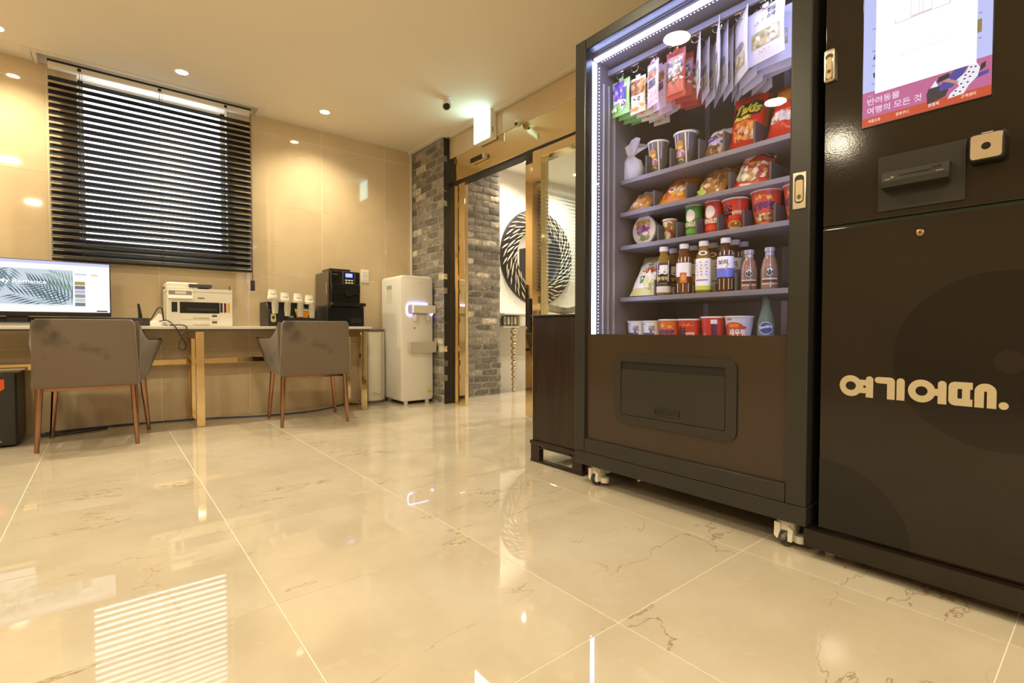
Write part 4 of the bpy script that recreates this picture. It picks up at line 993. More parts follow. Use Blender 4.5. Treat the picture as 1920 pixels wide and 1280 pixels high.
hang(3, 'jerky_pouch', 'red jerky pouch with silver top, front one on the fourth hook', .088, .195, .014, foil('b8504a'), d_red, 4, 6, -.095, .185, 1.830, seed=6)
hang(4, 'dried_snack_pouch', 'white snack pouch turned edge-on, front one on the fifth hook', .105, .215, .012, WP, d_white, 4, -48, .002, .19, 1.835, seed=7)
hang(5, 'crisp_pouch', 'white snack pouch turned edge-on, front one on the sixth hook', .110, .24, .014, WP, d_white, 5, -52, .085, .185, 1.855, .04, seed=8)
hang(6, 'cracker_pouch', 'white snack pouch turned half sideways, front one on the seventh hook', .120, .235, .014, WP, d_white, 5, -38, .172, .19, 1.850, seed=9)
hang(7, 'dried_squid_pouch', 'large white snack pouch with clear window, front one at the far right hook', .150, .185, .016, WP, d_white4, 4, -6, .265, .175, 1.825, seed=10)

# shelf goods
G = {}
def bag(name, label, w, h, d, col, design, x, y, z, tilt, zr=0., seed=1, cat='snack bag'):
    L_, S_ = sh(x, y + .015, z, h); o = thing(name, label, cat, L_, RV, 'bags on the vending shelves'); o.scale = (S_[0],) * 3; o.rotation_euler = (math.radians(-tilt), 0, RV + math.radians(zr))
    link('pouch', bag_mesh(w, h, d, col, seed), o)
    if design:
        p = Print(.0004); design(p); p.obj('printed_front', o, on_bag(w, h, d, seed), .007)
    return o
def cup(name, label, r0, r1, h, col, design, x, y, z, cat='noodle cup', lid='f3efe6', rim='f3efe6', mt=None, rz=0.):
    y += .03; L_, S_ = sh(x, y, z, h)
    o = thing(name, label, cat, L_, RV + rz, 'cups on the vending shelves'); o.scale = S_
    k = (r1 - r0) / h
    B().lathe([(0, 0), (r0, 0), (r1, h - .006), (r1 - .002, h - .004), (0, h - .004)], 28).obj('cup_wall', mt or ink(col), o)
    B().lathe([(r1 - .003, h - .007), (r1 + .0025, h - .006), (r1 + .0032, h - .002), (r1 + .001, h), (r1 - .004, h - .0015)], 28, cap=False).obj('rim', ink(rim), o)
    B().lathe([(0, h - .001), (r1 - .002, h - .002)], 28, cap=False).obj('lid', ink(lid), o)
    if design:
        p = Print(.0003); design(p); p.obj('printed_wall', o, around(lambda v: r0 + k * v + .0003), .006)
    return o
z1, z2, z3, z4, z5 = (shelf_z[k] for k in (1, 2, 3, 4, 5))
# shelf 1
def wrapped(name, label, x, y, z, w, h, sd, rz):
    b = B(); n, m = 26, 12; q = random.Random(sd); ph = [q.uniform(0, 6) for _ in range(5)]
    prof = [(.0, .0), (.40, .01), (.50, .10), (.50, .35), (.44, .55), (.22, .66), (.12, .72), (.22, .84), (.40, .95), (.50, 1.0)]
    for r, t in prof:
        for i in range(n):
            a = 2 * PI * i / n; cr = 1 + (.10 if t < .6 else .38) * math.sin(5 * a + ph[0] + 5 * t) * (.3 + t) + .06 * math.sin(9 * a + ph[1] + 7 * t)
            b.v.append((w * r * cr * math.cos(a), w * .6 * r * cr * math.sin(a), h * t * (1 + (.10 * math.sin(3 * a + ph[2]) if t > .8 else 0))))
    for k in range(len(prof) - 1):
        for i in range(n): b.face((k * n + i, k * n + (i + 1) % n, (k + 1) * n + (i + 1) % n, (k + 1) * n + i))
    o = thing(name, label, 'wrapped snack', sh(x, y + .02, z, h)[0], RV + rz, 'paper wrapped snacks'); 
    b.obj('wrapper', ink('dedfea', .4), o, 60); B().tube([(w * .16 * math.cos(a * PI / 6), w * .12 * math.sin(a * PI / 6), h * .715) for a in range(13)], .003, 6).obj('tie', ink('c9cad8'), o)
wrapped('tied_snack_bag', 'white bag tied at the neck, front one at left of the top shelf', -.365, .300, z1, .135, .180, 1, .2)
wrapped('tied_snack_bag', 'white paper bag tied at the neck, behind the front one on the top shelf', -.365, .40, z1, .12, .19, 2, 1.1)
wrapped('tied_snack_bag', 'white paper bag tied at the neck, farthest back on the top shelf', -.36, .50, z1, .12, .195, 5, 2.1)
CLEAR = mat('clear_cup_plastic', (.23, .22, .24), .12, .35)
def d_clear(p):
    for u in (-.026, .022): p.rect(u, .004, u + .005, .112, 'f2f1fa')
    p.ell(-.002, .074, .017, .016, 'c88a4e'); p.ell(.002, .066, .011, .006, 'f3cd5a'); blobs(p, -.018, .036, .018, .056, ['e2b4e0', 'f1d6f0', 'c06fae'], 16, .005, 18); blobs(p, -.008, .024, .014, .030, ['a9cf4a', 'e7d44c'], 4, .004, 19)
cup('snack_cup', 'clear plastic snack cup, left one on the top shelf', .032, .044, .118, '888890', d_clear, -.215, .300, z1, 'snack cup', 'bdbcc6', 'f4f3fb', CLEAR)
cup('snack_cup', 'clear plastic snack cup, right one on the top shelf', .032, .044, .118, '888890', d_clear, -.085, .295, z1, 'snack cup', 'bdbcc6', 'f4f3fb', CLEAR)
cup('snack_cup', 'clear plastic snack cup behind the right front cup on the top shelf', .032, .044, .118, '888890', d_clear, -.075, .40, z1, 'snack cup', 'bdbcc6', 'f4f3fb', CLEAR)
def d_bread(p): blobs(p, -.04, .05, .04, .10, ['5b4bb5', 'd6c9ef', 'b0503a', 'efe9f5'], 14, .010, 20); split_rect(p, -.048, .115, .048, .16, 'dfe4fb'); blobs(p, -.04, .01, .04, .045, ['7a4a1f', '9b6a35', 'e8d2b0'], 10, .012, 21)
bag('bread_bag', 'brown and blue bread bag leaning back on the top shelf', .105, .185, .055, foil('9a6638'), d_bread, .035, .275, z1 + .004, 38, 4, 12)
def d_takis(p):
    blobs(p, -.04, .03, .04, .10, ['e8832f', 'f0a04a', 'b8231f', 'f4dcd0'], 15, .011, 22)
    p.poly([(-.055, .118), (.05, .128), (.058, .185), (.03, .195), (-.05, .176)], '1d1a16'); p.text('Takis', -.05, .128, .046, 'd8cf3a', w=.098, bold=.04, shear=.2, up=.08); p.rect(-.045, .108, .02, .122, 'd8cf3a')
bag('chili_chip_bag', 'red chip bag with yellow lettering standing on the top shelf', .125, .235, .065, foil('cf2f22'), d_takis, .165, .275, z1 + .003, 18, 6, 13)
bag('chili_chip_bag', 'red and orange chip bag at the right end of the top shelf', .125, .235, .065, foil('cf3322'), lambda p: (split_rect(p, -.055, .14, .055, .21, 'd98a2e'), blobs(p, -.045, .06, .045, .10, ['f4e6de', 'ef6a4a'], 10, .010, 23)), .30, .275, z1 + .003, 22, -4, 14)
bag('chili_chip_bag', 'orange-topped chip bag behind the red yellow-lettered one on the top shelf', .115, .24, .05, foil('d9792e'), None, .185, .37, z1 + .003, 14, 0, 15)
# shelf 2
def d_a(p): blobs(p, -.045, .02, .045, .08, ['e9b06a', 'f3dcb5', 'c9803e'], 18, .014, 24); split_rect(p, -.05, .095, .05, .13, 'dfe0ea'); blobs(p, -.03, .10, .0, .125, ['3a4a9a'], 4, .006, 25); split_rect(p, -.05, .14, .05, .165, '8a3a2a')
bag('biscuit_bag', 'tan biscuit bag with pale top lying back on the second shelf', .125, .18, .065, foil('b98f60'), d_a, -.325, .265, z2 + .006, 54, 3, 16)
def d_b(p):
    blobs(p, -.05, .03, .05, .09, ['f2b24a', 'd9661e', 'f6d089'], 14, .014, 26); split_rect(p, -.06, .095, .06, .125, 'd4511c')
    for i, ch in enumerate('OW'): p.text(ch, -.032 + .034 * i, .048, .034, 'fff4e6', bold=.06, shear=.15)
    p.poly([(-.06, .165), (.058, .19), (.06, .222), (-.055, .20)], '232a4c'); p.ell(.04, .204, .022, .017, 'e9eefb'); p.ell(.040, .204, .012, .006, '2c3a8c')
    for i in range(5): p.rect(-.05 + .014 * i, .176 + .003 * i, -.042 + .014 * i, .197 + .003 * i, 'e9eefb')
bag('corn_chip_bag', 'large orange chip bag with dark blue band on the second shelf', .145, .27, .07, foil('e08a22'), d_b, -.155, .262, z2 + .006, 52, 2, 17)
def d_c(p): blobs(p, -.05, .03, .05, .13, ['d9a45a', 'b0703a', 'e9d7ae', '7a5a35'], 22, .014, 27); split_rect(p, -.055, .135, .055, .16, '3b3a3c'); blobs(p, -.045, .14, .045, .155, ['e9e6e0'], 8, .006, 28); blobs(p, -.06, .005, -.02, .03, ['7fbf4a', 'c6e27a'], 6, .010, 29)
bag('nut_chip_bag', 'brown chip bag with green corner on the second shelf', .135, .18, .07, foil('a8743c'), d_c, .022, .27, z2 + .006, 45, -4, 18)
def d_d(p):
    p.ell(-.022, .13, .036, .042, 'c92b22'); p.ell(-.022, .125, .024, .03, 'e9d9b5'); blobs(p, -.055, .02, .055, .085, ['e9dcc0', 'd9a45a', 'f3ead8', 'b8442c'], 24, .013, 30)
    p.text('짱', .0095, .1085, .071, 'ffffff', bold=.11); p.text('짱', .012, .112, .064, '22201e', bold=.03)
bag('spicy_chip_bag', 'red chip bag with bold black lettering at the right of the second shelf', .135, .215, .07, foil('cf3a28'), d_d, .185, .262, z2 + .006, 38, 2, 19)
bag('spicy_chip_bag', 'red chip bag behind the bold lettered one on the second shelf', .13, .215, .05, foil('b0382a'), None, .215, .40, z2 + .006, 30, 0, 20)
# shelf 3
def d_bowl(p): blobs(p, -.05, .09, .04, .11, ['d9a53a', 'e8c05c'], 12, .012, 31); blobs(p, -.035, .05, .035, .08, ['b8457a', 'd987a8', '5a4a9a', 'f3e6ee'], 18, .008, 32); blobs(p, -.03, .012, .03, .045, ['c97a4a', 'efe6d6', '8fae7a'], 14, .010, 33)
bw = thing('noodle_bowl', 'round white noodle bowl standing on edge at the left of the third shelf', 'noodle bowl', sh(-.290, .315, z3 + .073, .12)[0], RV + math.radians(-6), 'cups on the vending shelves')
B().lathe([(0, .0), (.066, .0), (.0695, .004), (.0695, .008), (.062, .012), (.050, .062), (0, .062)], 36, axis='y').obj('bowl_wall', ink('ece6dc'), bw)
p = Print(.0003); p.ell(0, 0, .058, .058, 'e3dccb', 36); p.b.v = [(a, c, h) for a, c, h in p.b.v]; blobs(p, -.04, .020, .04, .042, ['d9a53a', 'e8c05c'], 12, .010, 31); blobs(p, -.038, -.012, .038, .020, ['b8457a', 'd987a8', '5a4a9a', 'f3e6ee'], 18, .008, 32); blobs(p, -.032, -.045, .034, -.014, ['c97a4a', 'efe6d6', '8fae7a'], 14, .009, 33)
p.obj('lid_print', bw, lambda u, v, h: (u, -.0003 - h, v))
cup('dessert_cup', 'small tan printed cup beside the round bowl on the third shelf', .021, .028, .080, 'c79a63', lambda p: blobs(p, -.024, .01, .024, .068, ['e8d9b5', 'a8744a', 'f3ead4', 'b8453a'], 22, .007, 34), -.155, .285, z3, 'dessert cup', 'efe9dc')
def can(name, label, x, col, txt, band):
    L_, S_ = sh(x, .32, z3, .122); o = thing(name, label, 'snack can', L_, RV, 'snack cans on the third shelf'); o.scale = S_
    B().lathe([(0, 0), (.0335, 0), (.0335, .112), (0, .112)], 30).obj('tube', ink(col), o)
    B().lathe([(.0335, .1125), (.0355, .1125), (.0355, .1205), (.033, .122), (0, .122)], 30).obj('lid', ink('e8e6ea', .25), o)
    p = Print(.0003); p.ell(0, .078, .021, .022, 'f4efe9'); p.rect(-.028, .014, .028, .030, band, 8); p.text('PRINGLES', -.030, .038, .017, 'f6efe4', w=.060, bold=.05); p.obj('printed_wall', o, around(lambda v: .0338), .006)
can('snack_can', 'green stacked-crisp can on the third shelf', -.040, '4f9a3c', 0, '7cbc5a'); can('snack_can', 'red stacked-crisp can on the third shelf', .045, 'd23a2c', 0, 'e9513f')
def d_shin(p, s=1.):
    p.text('辛', -.036 * s, .040 * s, .050 * s, '191513', w=.044 * s, bold=.05); p.text('신라면', .004 * s, .052 * s, .013 * s, 'f8efe6', bold=.04); p.ell(.012 * s, .02 * s, .024 * s, .014 * s, 'd9b46a'); p.ell(.012 * s, .022 * s, .017 * s, .008 * s, 'b84a26'); blobs(p, -.0, .014 * s, .026 * s, .026 * s, ['efe0b0', '6a8a3c'], 6, .004, 35)
cup('noodle_cup', 'red noodle cup with a large black character on the third shelf', .034, .049, .108, 'd8402c', d_shin, .135, .30, z3, lid='e7ddd0')
def d_samyang(p, s=1.):
    p.ell(.004 * s, .052 * s, .043 * s, .044 * s, 'f08a4a', 28, .9); p.text('삼양라면', -.040 * s, .050 * s, .026 * s, '3a2f6e', w=.082 * s, bold=.05); blobs(p, -.025 * s, .085 * s, .028 * s, .092 * s, ['8aa83c', 'f2c24c'], 6, .006, 36); blobs(p, -.022 * s, .02 * s, .026 * s, .038 * s, ['d9a45a', '8a5a3a', 'f0dfb8'], 10, .006, 37)
cup('noodle_cup', 'orange noodle cup with violet lettering at the right of the third shelf', .037, .052, .116, 'd9553c', d_samyang, .248, .30, z3, lid='e9d6cc', rz=.12)
cup('noodle_cup', 'orange noodle cup at the far right end of the third shelf behind the door frame', .037, .052, .116, 'd9553c', d_samyang, .362, .30, z3, lid='e9d6cc')
# shelf 4: drinks
def d_shrimp(p):
    split_rect(p, -.068, .03, .068, .165, 'f0efe8')
    p.text('새우', -.030, .100, .034, 'c2452e', w=.072, bold=.05, shear=.1); p.text('깡', -.036, .052, .036, '2f7a4a', bold=.05); blobs(p, .0, .03, .05, .06, ['d9d27a', 'efe9c0', 'a8c46a'], 8, .012, 38); blobs(p, -.01, .142, .03, .152, ['6a5a6a'], 4, .005, 39)
bag('shrimp_chip_bag', 'white and yellow chip bag leaning back at the left of the bottle shelf', .15, .225, .07, foil('d9d48c'), d_shrimp, -.285, .268, z4 + .006, 34, 4, 21)
TEA1 = mat('golden_tea', (.50, .30, .06), .08, trans=.55, ior=1.2); TEA2 = mat('brown_tea', (.30, .12, .03), .08, trans=.55, ior=1.2); TEA3 = mat('dark_tea', (.16, .06, .02), .08, trans=.5, ior=1.2)
bprof = [(0, 0), (.0275, 0), (.0305, .004), (.0305, .012), (.029, .02), (.0305, .03), (.0305, .135), (.029, .150), (.024, .170), (.0172, .184), (.0165, .190), (.0165, .196), (.0175, .197), (.0175, .199), (.0155, .200)]
btea = {m.name: B().lathe(bprof, 24).mesh('bottle', m) for m in (TEA1, TEA2, TEA3)}
capm = B().lathe([(.0175, .197), (.0188, .199), (.0188, .217), (.0172, .219), (0, .219)], 24, cap=False).mesh('cap', ink('f0eff8'))
def bottle(name, label, tea, design, x, y, z=None, rz=0.):
    L_, S_ = sh(x, y - .015, z4, .219); o = thing(name, label, 'bottle', L_, RV + rz, 'tea bottles on the fourth shelf'); o.scale = (S_[0], S_[0], .970); link('bottle_body', btea[tea.name], o); link('cap', capm, o)
    if design:
        p = Print(.0003); design(p); p.obj('wrap_label', o, around(lambda v: .0309 if v < .137 else max(.0165, .0309 - (v - .137) * .26)), .006)
    return o
def d_b1(p):
    p.rect(-.040, .042, .040, .150, '2a2320', 14); p.rect(-.04, .012, .04, .040, 'd8d2c4', 14); p.text('男', -.020, .092, .042, 'f4f1ee', bold=.06); p.text('헛개차', -.024, .066, .017, 'e6c85a', w=.046, bold=.04); p.rect(-.03, .048, -.02, .058, 'b8453a', 2); p.rect(-.014, .05, .02, .052, 'b9b2a6', 4)
    for u in (-.024, .022): p.rect(u, .06, u + .003, .155, 'f6f4ff')
def d_b2(p):
    p.rect(-.046, .075, .046, .135, 'f2f0f6', 14); p.rect(-.013, .048, .015, .092, 'c9772e', 5); p.ell(.001, .07, .009, .014, 'e0a05c')
    for u in (-.02, -.008, .006, .02): p.rect(u, .138, u + .003, .160, 'eceaf6')
    for u in (-.022, .0, .02): p.rect(u, .008, u + .002, .046, 'fff4e0')
def d_b3(p):
    p.rect(-.046, .022, .046, .150, 'f5f4f8', 14); p.rect(-.046, .012, .046, .030, 'c6d84a', 14); p.rect(-.028, .05, .02, .056, '8d8a92', 5)
    q = random.Random(5)
    for i in range(5):
        for k in range(3): u, v = -.026 + .017 * k + q.uniform(-.002, .002), .074 + .013 * i; p.rect(u, v, u + .007, v + .0016, '6a6872'); p.rect(u + .003, v - .003, u + .0045, v + .005, '6a6872')
    p.ell(0, .165, .012, .010, 'f2f1fa', 14, .6)
def d_b4(p):
    p.rect(-.046, .058, .046, .142, 'eef0fa', 14); p.rect(-.046, .058, .046, .094, '6a78d8', 14); p.text('보리', -.026, .108, .020, '2e2c38', bold=.03); p.poly([(-.002, .09), (.004, .088), (.016, .112), (.012, .114)], 'd9b45a')
    for u in (-.02, -.004, .012, .024): p.rect(u, .146, u + .003, .166, 'e4e2f2'); p.rect(u, .008, u + .002, .052, 'f6dfb0')
for i, (nm, lb, tea, dz, x) in enumerate((('tea_bottle', 'golden tea bottle with black label and white character', TEA1, d_b1, -.182), ('tea_bottle', 'brown tea bottle with white and orange label', TEA2, d_b2, -.085), ('tea_bottle', 'pale tea bottle with tall white and green label', TEA1, d_b3, .003), ('tea_bottle', 'dark barley tea bottle with white and blue label', TEA3, d_b4, .095))):
    f0 = bottle(nm, lb + ', front of its row', tea, dz, x, .285, rz=.42)
    for k in (1, 2): copy_thing(f0, lb + ', %s behind the front one' % ('right', 'second')[k - 1], (f0.location.x + .074 * k, f0.location.y, z4))
cprof = [(0, 0), (.0265, 0), (.029, .004), (.029, .055), (.0285, .075), (.022, .105), (.0155, .120), (.0145, .132), (.017, .134), (.017, .148), (.0, .149)]
def coffee(label, x, y, rz=0.):
    L_, S_ = sh(x, y - .005, z4, .149); o = thing('coffee_bottle', label, 'coffee bottle', L_, RV + rz, 'coffee bottles on the fourth shelf'); o.scale = S_
    B().lathe(cprof[:7], 24, cap=False).obj('bottle_body', mat('milk_coffee', (.30, .16, .10), .1, coat=1.), o)
    B().lathe([(.0155, .1201), (.0145, .132), (.0175, .134), (.0175, .147), (.016, .149), (0, .149)], 20).obj('cap', mat('clear_sleeve', (.45, .43, .44), .12, .3), o)
    p = Print(.0003); p.ell(0, .060, .0165, .0165, '23352e', 22); p.ell(0, .060, .0135, .0135, 'd9dcd6', 20); p.poly([(-.006, .049), (.006, .049), (.004, .066), (0, .072), (-.004, .066)], '2c3f38'); p.ell(-.0085, .060, .003, .007, '2c3f38'); p.ell(.0085, .060, .003, .007, '2c3f38'); p.rect(-.026, .034, .026, .038, 'e2cdbc', 6); p.rect(-.026, .026, .026, .031, '3a2a22', 6); p.rect(-.026, .016, .026, .021, 'd8b596', 6)
    p.obj('printed_wall', o, around(lambda v: .0293 if v < .058 else .0293 - (v - .058) * .08), .006); return o
coffee('milk coffee bottle with round dark emblem, left one of the two', .187, .285, .45); coffee('milk coffee bottle with round dark emblem, right one of the two', .262, .285, .45)
coffee('milk coffee bottle behind the left one of the two', .175, .365, .2)
# shelf 5: cups behind the lower glass edge
def d_gom(p): p.rect(-.03, .036, .03, .060, '4a3f38', 8); p.ell(0, .034, .020, .014, 'd9c88a'); p.text('사리', .006, .066, .028, '4a4a4c', w=.026, bold=.03); p.rect(-.028, .098, -.008, .102, '8a8a90', 2); p.rect(.012, .03, .022, .075, '6a6ab0', 2)
cup('noodle_cup', 'white noodle cup at the far left of the bottom row', .032, .042, .115, 'e9e7e4', d_gom, -.322, .29, z5, rim='e6e4e2')
cup('noodle_cup', 'white noodle cup second from left in the bottom row', .032, .042, .115, 'e9e7e4', d_gom, -.238, .29, z5, rim='e6e4e2')
cup('noodle_cup', 'orange noodle cup with violet lettering in the bottom row', .035, .046, .120, 'e0742f', lambda p: d_samyang(p, 1.0), -.150, .29, z5)
cup('noodle_cup', 'red noodle cup with a large black character in the bottom row', .035, .047, .120, 'd8432c', lambda p: (d_shin(p, 1.), blobs(p, .0, .088, .03, .10, ['f0b04a'], 5, .004, 41)), -.055, .29, z5)
cup('noodle_cup', 'plain red noodle cup with white side band in the bottom row', .034, .047, .128, 'd0392a', lambda p: (p.rect(.012, .03, .036, .115, 'eceaf0', 5), p.rect(.012, .045, .036, .098, '5a2a4a', 5), p.ell(-.02, .05, .012, .010, 'd9b46a')), .048, .29, z5)
def d_tang(p): p.rect(-.046, .02, .046, .088, 'd9482e', 14); p.ell(0, .084, .038, .020, 'd9482e'); p.text('개운한!', -.018, .084, .013, 'f0b43a', w=.038, bold=.04); p.text('새우탕', -.018, .050, .028, 'fbf6f0', w=.064, bold=.05); p.rect(-.024, .112, -.004, .118, '8a8088', 2)
cup('noodle_cup', 'white and red noodle cup with bold white lettering in the bottom row', .035, .051, .128, 'dddbe0', d_tang, .152, .29, z5)
gb = thing('soda_bottle', 'green glass bottle with round blue emblem in the bottom row', 'bottle', sh(.252, .32, z5, .2)[0], RV + .4)
B().lathe([(0, 0), (.030, 0), (.031, .06), (.030, .10), (.020, .145), (.0125, .175), (.0125, .19)], 24).obj('bottle_body', mat('green_glass', (.35, .50, .36), .06, trans=.6, ior=1.25), gb)
B().lathe([(.0145, .1905), (.0145, .205), (0, .206)], 20).obj('cap', ink('2f4a3a'), gb)
p = Print(.0003); p.ell(0, .082, .026, .024, 'c9d0e4', 24); p.ell(0, .082, .023, .021, '3a4a8c', 24); p.text('Sparkling', -.022, .076, .014, 'e9edf6', w=.044, bold=.03, up=.15); p.obj('printed_wall', gb, around(lambda v: .0313 - max(0, v - .06) * .03), .006)
# ================================================================= payment kiosk
ks = thing('payment_kiosk', 'dark brown locker kiosk with touchscreen beside the vending machine', 'kiosk', (1.64, .34, 0), RV)
KW = .236
B().rbox(-KW + .004, KW + .02, .045, .78, .09, 1.95, .003).obj('cabinet', KIOSK, ks)
B().rbox(-.268, .27, .0, .78, .034, .0895, .003).obj('plinth', KIOSK, ks)
for x in (-.22, .215): 
    f_ = B().lathe([(.02, 0), (.02, .012), (.008, .014), (.008, .034)], 14, (x, .085, 0)).obj('levelling_foot', STEEL, ks); B().lathe([(.016, 0), (.016, .034)], 12, (x + .045, .11, 0)).obj('levelling_foot', mat('brass_foot', (.5, .38, .2), .4, .8), ks)
up = B().rbox(-KW, KW + .02, .025, .044, .9985, 1.95, .002).obj('upper_door', KIOSK, ks)
B().box(-KW, KW + .02, .034, .046, .9885, .998).obj('door_gap', mat('green_gasket', (.012, .03, .008), .4), ks, 0)
lo = B().rbox(-KW, KW + .02, .025, .044, .0905, .988, .002).obj('lower_door', KIOSK, ks)
def clampc(cx, cz, r, x0, x1, z0, z1, n=40): return [(min(max(cx + r * math.cos(2 * PI * i / n), x0), x1), min(max(cz + r * math.sin(2 * PI * i / n), z0), z1)) for i in range(n)]
pc_ = Print(.0001); pc_.poly(clampc(.160, .616, .219, -KW, KW + .018, .093, .985, 60), KIOSKD).poly(clampc(-.232, .085, .221, -KW + .001, KW, .0925, .985, 60), KIOSKD).poly(clampc(.168, .616, .028, -KW, KW, .1, .98, 28), KIOSK)
pc_.obj('circle_print', lo, front(.0249))
# rounded lettering on the lower door
W_ = 'bcae90'; pl = Print(.0001); zc = .531
def ringp(cx, r1, r2, n=36):
    pl.poly([(cx + r1 * math.cos(2 * PI * i / n), zc + .030 * math.sin(2 * PI * i / n)) for i in range(n)], W_, [[(cx + r2 * math.cos(2 * PI * i / n), zc + .0125 * math.sin(2 * PI * i / n)) for i in range(24) for n in (24,)]])
def stem(x0, x1, zb=.501, zt=.561):
    r = (x1 - x0) / 2; pl.poly([(x0, zb), (x1, zb)] + [(x0 + r + r * math.cos(a * PI / 10), zt - r + r * math.sin(a * PI / 10)) for a in range(11)], W_)
ringp(-.1567, .0280, .0127); stem(-.120, -.1025)
pl.poly([(-.137, .5122), (-.119, .5122), (-.119, .5278), (-.1258, .5278), (-.1258, .5341), (-.119, .5341), (-.119, .55), (-.137, .55)], W_)
pl.poly([(-.0705, .501), (-.053, .501), (-.053, .548)] + [(-.0640 + .011 * math.cos(a * PI / 12), .550 + .011 * math.sin(a * PI / 12)) for a in range(7)] + [(-.0905 + .0088 * math.cos(PI / 2 + a * PI / 8), .5522 + .0088 * math.sin(PI / 2 + a * PI / 8)) for a in range(9)] + [(-.0705, .5430)], W_)
stem(-.0492, -.0315); ringp(.0042, .0286, .0127); pl.rect(.030, .5215, .040, .5395, W_); stem(.0374, .0548)
pl.poly([(.0700, .501), (.1043, .501), (.1043, .5190), (.0997, .5190), (.0997, .5433), (.1043, .5433), (.1043, .561), (.0700, .561), (.0640, .559), (.0600, .5545), (.0585, .548), (.0585, .514), (.0600, .5075), (.0640, .503)], W_, [[(.0760, .5205), (.0775, .5193), (.0846, .5193), (.0846, .5436), (.0775, .5436), (.0760, .5424)]])
na = [(.1275 + .0198 * math.cos(a * PI / 12), .5412 + .0198 * math.sin(a * PI / 12)) for a in range(13)]; nb = [(.1277 + .0026 * math.cos(PI - a * PI / 6), .5392 + .0026 * math.sin(PI - a * PI / 6)) for a in range(7)]
pl.poly([(.1251, .501), (.1077, .501)] + na[::-1] + [(.1473, .501), (.1303, .501)] + nb[::-1], W_)
pl.ell(.1599, .5100, .0088, .0092, W_, 24); pl.obj('lettering', lo, front(.0246), 0)
lk = B().lathe([(.0105, .0055), (.0105, .002), (.0085, -.001), (.006, -.0015), (.0055, -.0005), (.0, -.0005)], 24, (-.0048, .02, .947), axis='y', cap=False).obj('lock', mat('brass_lock', (.50, .36, .20), .22, 1.), lo)
Print().rect(-.0062, .944, -.0034, .950, '14100c').obj('keyhole', lk, front(.0192))
# touchscreen
B().rbox(-.1415, .1275, .0225, .026, 1.2555, 1.86, .001).obj('screen_bezel', BLACKG, up)
sc = Print(.0001, es=1.05); sc.rect(-.1395, 1.259, .1252, 1.855, 'b9bff0').rect(-.1395, 1.259, .1252, 1.3535, 'b9628e').rect(-.1395, 1.259, .1252, 1.2826, 'c04a2c')
sc.poly([(.004, 1.274), (.040, 1.285), (.046, 1.300), (.030, 1.316), (.006, 1.314), (.002, 1.302)], '38303a')
sc.poly([(.028, 1.300), (.052, 1.302), (.070, 1.322), (.082, 1.346), (.060, 1.346), (.040, 1.328), (.028, 1.312)], '4a4596').poly([(.088, 1.318), (.121, 1.321), (.119, 1.312), (.090, 1.306)], '4a4596')
sp_ = [(.044, 1.276), (.075, 1.279), (.084, 1.296), (.100, 1.312), (.104, 1.332), (.098, 1.345), (.084, 1.344), (.078, 1.330), (.060, 1.316), (.066, 1.300), (.050, 1.288)]; sc.poly(sp_, 'e6e4ee')
q = random.Random(4)
for (a, c) in ((.056, 1.281), (.068, 1.286), (.060, 1.290), (.074, 1.294), (.070, 1.304), (.082, 1.304), (.086, 1.316), (.076, 1.314), (.092, 1.324), (.084, 1.328), (.096, 1.336), (.088, 1.338), (.078, 1.322)): sc.ell(a, c, .0024, .0018, '241f2a', 8)
sc.poly([(.034, 1.322), (.046, 1.316), (.062, 1.306), (.066, 1.312), (.050, 1.322), (.044, 1.330)], 'b98a7e').poly([(.022, 1.322), (.046, 1.327), (.048, 1.340), (.026, 1.336)], '2b2530').poly([(.010, 1.314), (.026, 1.314), (.020, 1.330)], 'dfe6f6').poly([(.104, 1.322), (.114, 1.328), (.115, 1.342), (.106, 1.338)], '2b2530')
sc.rect(-.1100, 1.3435, .0975, 1.855, 'ffffff')
for k, (a, c) in enumerate(((.10, 1.50), (.10, 1.46), (.10, 1.40))): sc.rect(a, c, a + .006, c + .003, '8a8cc8')
for c in (1.52, 1.46, 1.42, 1.37): sc.rect(-.118, c, -.1105, c + .003, '8a8cc8')
sc.rect(.0978, 1.415, .106, 1.447, '8a7a4c'); sc.poly([(-.1105, 1.438), (-.1105, 1.452), (-.116, 1.438)], '2b2530').poly([(-.1105, 1.387), (-.1105, 1.402), (-.115, 1.400), (-.113, 1.387)], '2b2530')
sc.text('반려동물', -.127, 1.3150, .0185, 'e9d3ee', w=.073, bold=.012); sc.text('여행의 모든 것', -.127, 1.2895, .0190, 'e9d3ee', w=.120, bold=.012); sc.text('숙소', -.125, 1.3372, .006, 'd9b0cc', bold=.02)
for t_, a in (('처음으로', -.124), ('장바구니', -.062), ('앱결제', .006), ('고객센터', .070)): sc.text(t_, a, 1.2665, .0088, 'f6ded2', w=.028 if len(t_) == 4 else .022, bold=.012)
sc.text('잠시만 기다려주세요', -.044, 1.440, .0085, 'e4e4e6', w=.066, bold=.0); sc.text('상품이 나오고 있습니다', -.062, 1.420, .0095, 'dcdcdf', w=.102, bold=.0)
def ln(a, c, e, f, w, col): 
    dx, dz = e - a, f - c; L = math.hypot(dx, dz); nx, nz = -dz / L * w / 2, dx / L * w / 2; sc.poly([(a + nx, c + nz), (a - nx, c - nz), (e - nx, f - nz), (e + nx, f + nz)], col)
ln(-.066, 1.513, .046, 1.513, .0009, '8f7f98'); ln(-.066, 1.513, -.066, 1.522, .0009, '8f7f98'); ln(.046, 1.513, .046, 1.522, .0009, '8f7f98'); ln(-.033, 1.516, .010, 1.516, .0016, 'c0605c')
for a in (-.033, -.016, -.008, .010): ln(a, 1.516, a, 1.60, .0007, 'b9b0d8')
for c in (1.524, 1.532, 1.540, 1.56): ln(-.033, c, .010, c, .0006, 'd0cae4')
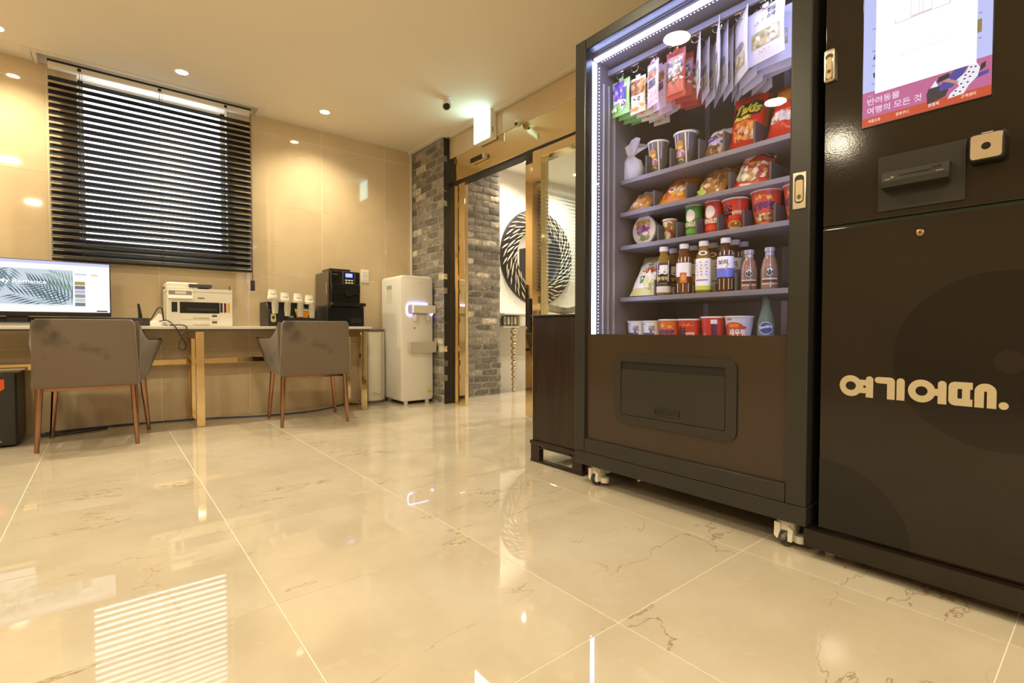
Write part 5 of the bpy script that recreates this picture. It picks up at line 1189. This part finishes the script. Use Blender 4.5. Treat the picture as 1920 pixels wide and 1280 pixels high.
sc.obj('screen', up, front(.0224))
hl = B().prism(rrect(-.2350, -.2075, 1.416, 1.510, .006), .012, .0245, inset=.002).obj('lock_handle', STEEL, up, 40, 'pale metal swing lock handle')
Print().poly([(-.2300 + .0, 1.424), (-.2130, 1.424), (-.2130, 1.470), (-.2155, 1.478), (-.2115, 1.486)] + [(-.2215 + .0105 * math.cos(a * PI / 8), 1.488 + .009 * math.sin(a * PI / 8)) for a in range(9)] + [(-.2315, 1.486), (-.2275, 1.478), (-.2300, 1.470)], '4a3d2c').poly(rrect(-.2283, -.2147, 1.4255, 1.487, .006), 'cbb892').ell(-.2215, 1.446, .006, .0065, '8d7c5c').ell(-.2215, 1.446, .0035, .004, '3a2f22').obj('handle_relief', hl, front(.0118))
# card reader and code scanner
cr = B().rbox(-.099, .0825, .020, .0248, 1.016, 1.165, .001).obj('reader_plate', mat('matt_umber', (.018, .015, .011), .55), up)
rd = B().prism([(-.016, 1.072), (.0195, 1.068), (.0195, 1.114), (-.006, 1.114), (-.010, 1.094), (-.010, 1.088), (-.018, 1.085)], -.083, .056, 'yz').obj('card_reader', DGREY, up)
Print().rect(-.045, 1.098, .02, 1.1015, '050505').rect(-.076, 1.0925, -.064, 1.0945, 'a59a84').ell(-.060, 1.0975, .004, .003, '8c8068').rect(.030, 1.0925, .045, 1.0942, 'a59a84').ell(.026, 1.1045, .004, .0035, '100e0c', 12, .6).ell(.036, 1.1045, .004, .0035, '100e0c', 12, .6).obj('card_slot', rd, lambda u, v, h: (u, -.006 - (1.114 - v) * .2 - h - .0003, v))
B().rbox(.0887, .156, -.010, .0245, 1.096, 1.1655, .010, 3).obj('code_scanner', BLACKG, up)
s_ = B(); o_ = rrect(.0945, .1500, 1.101, 1.1585, .007, 4); i_ = [(.1222 + .0085 * math.cos(2 * PI * k / 24 - PI / 2 + PI / 12), 1.1298 + .0085 * math.sin(2 * PI * k / 24 - PI / 2 + PI / 12)) for k in range(24)]
s_.v += [(p[0], -.0104, p[1]) for p in o_] + [(p[0], -.0101, p[1]) for p in i_]
tri = tessellate_polygon([[Vector((p[0], p[1], 0)) for p in o_], [Vector((p[0], p[1], 0)) for p in i_]])
for t_ in tri: s_.face(t_)
s_.obj('scan_window', mat('scan_amber', (.40, .31, .20), .3), up, 0)
B().lathe([(0, -.0102), (.0085, -.0102)], 20, (.1222, 0, 1.1298), axis='y', cap=False).obj('scan_eye', BLACKG, up, 0)
Print().rect(.114, 1.1602, .134, 1.1618, 'd8d4cc').obj('scan_mark', up, front(-.0104))
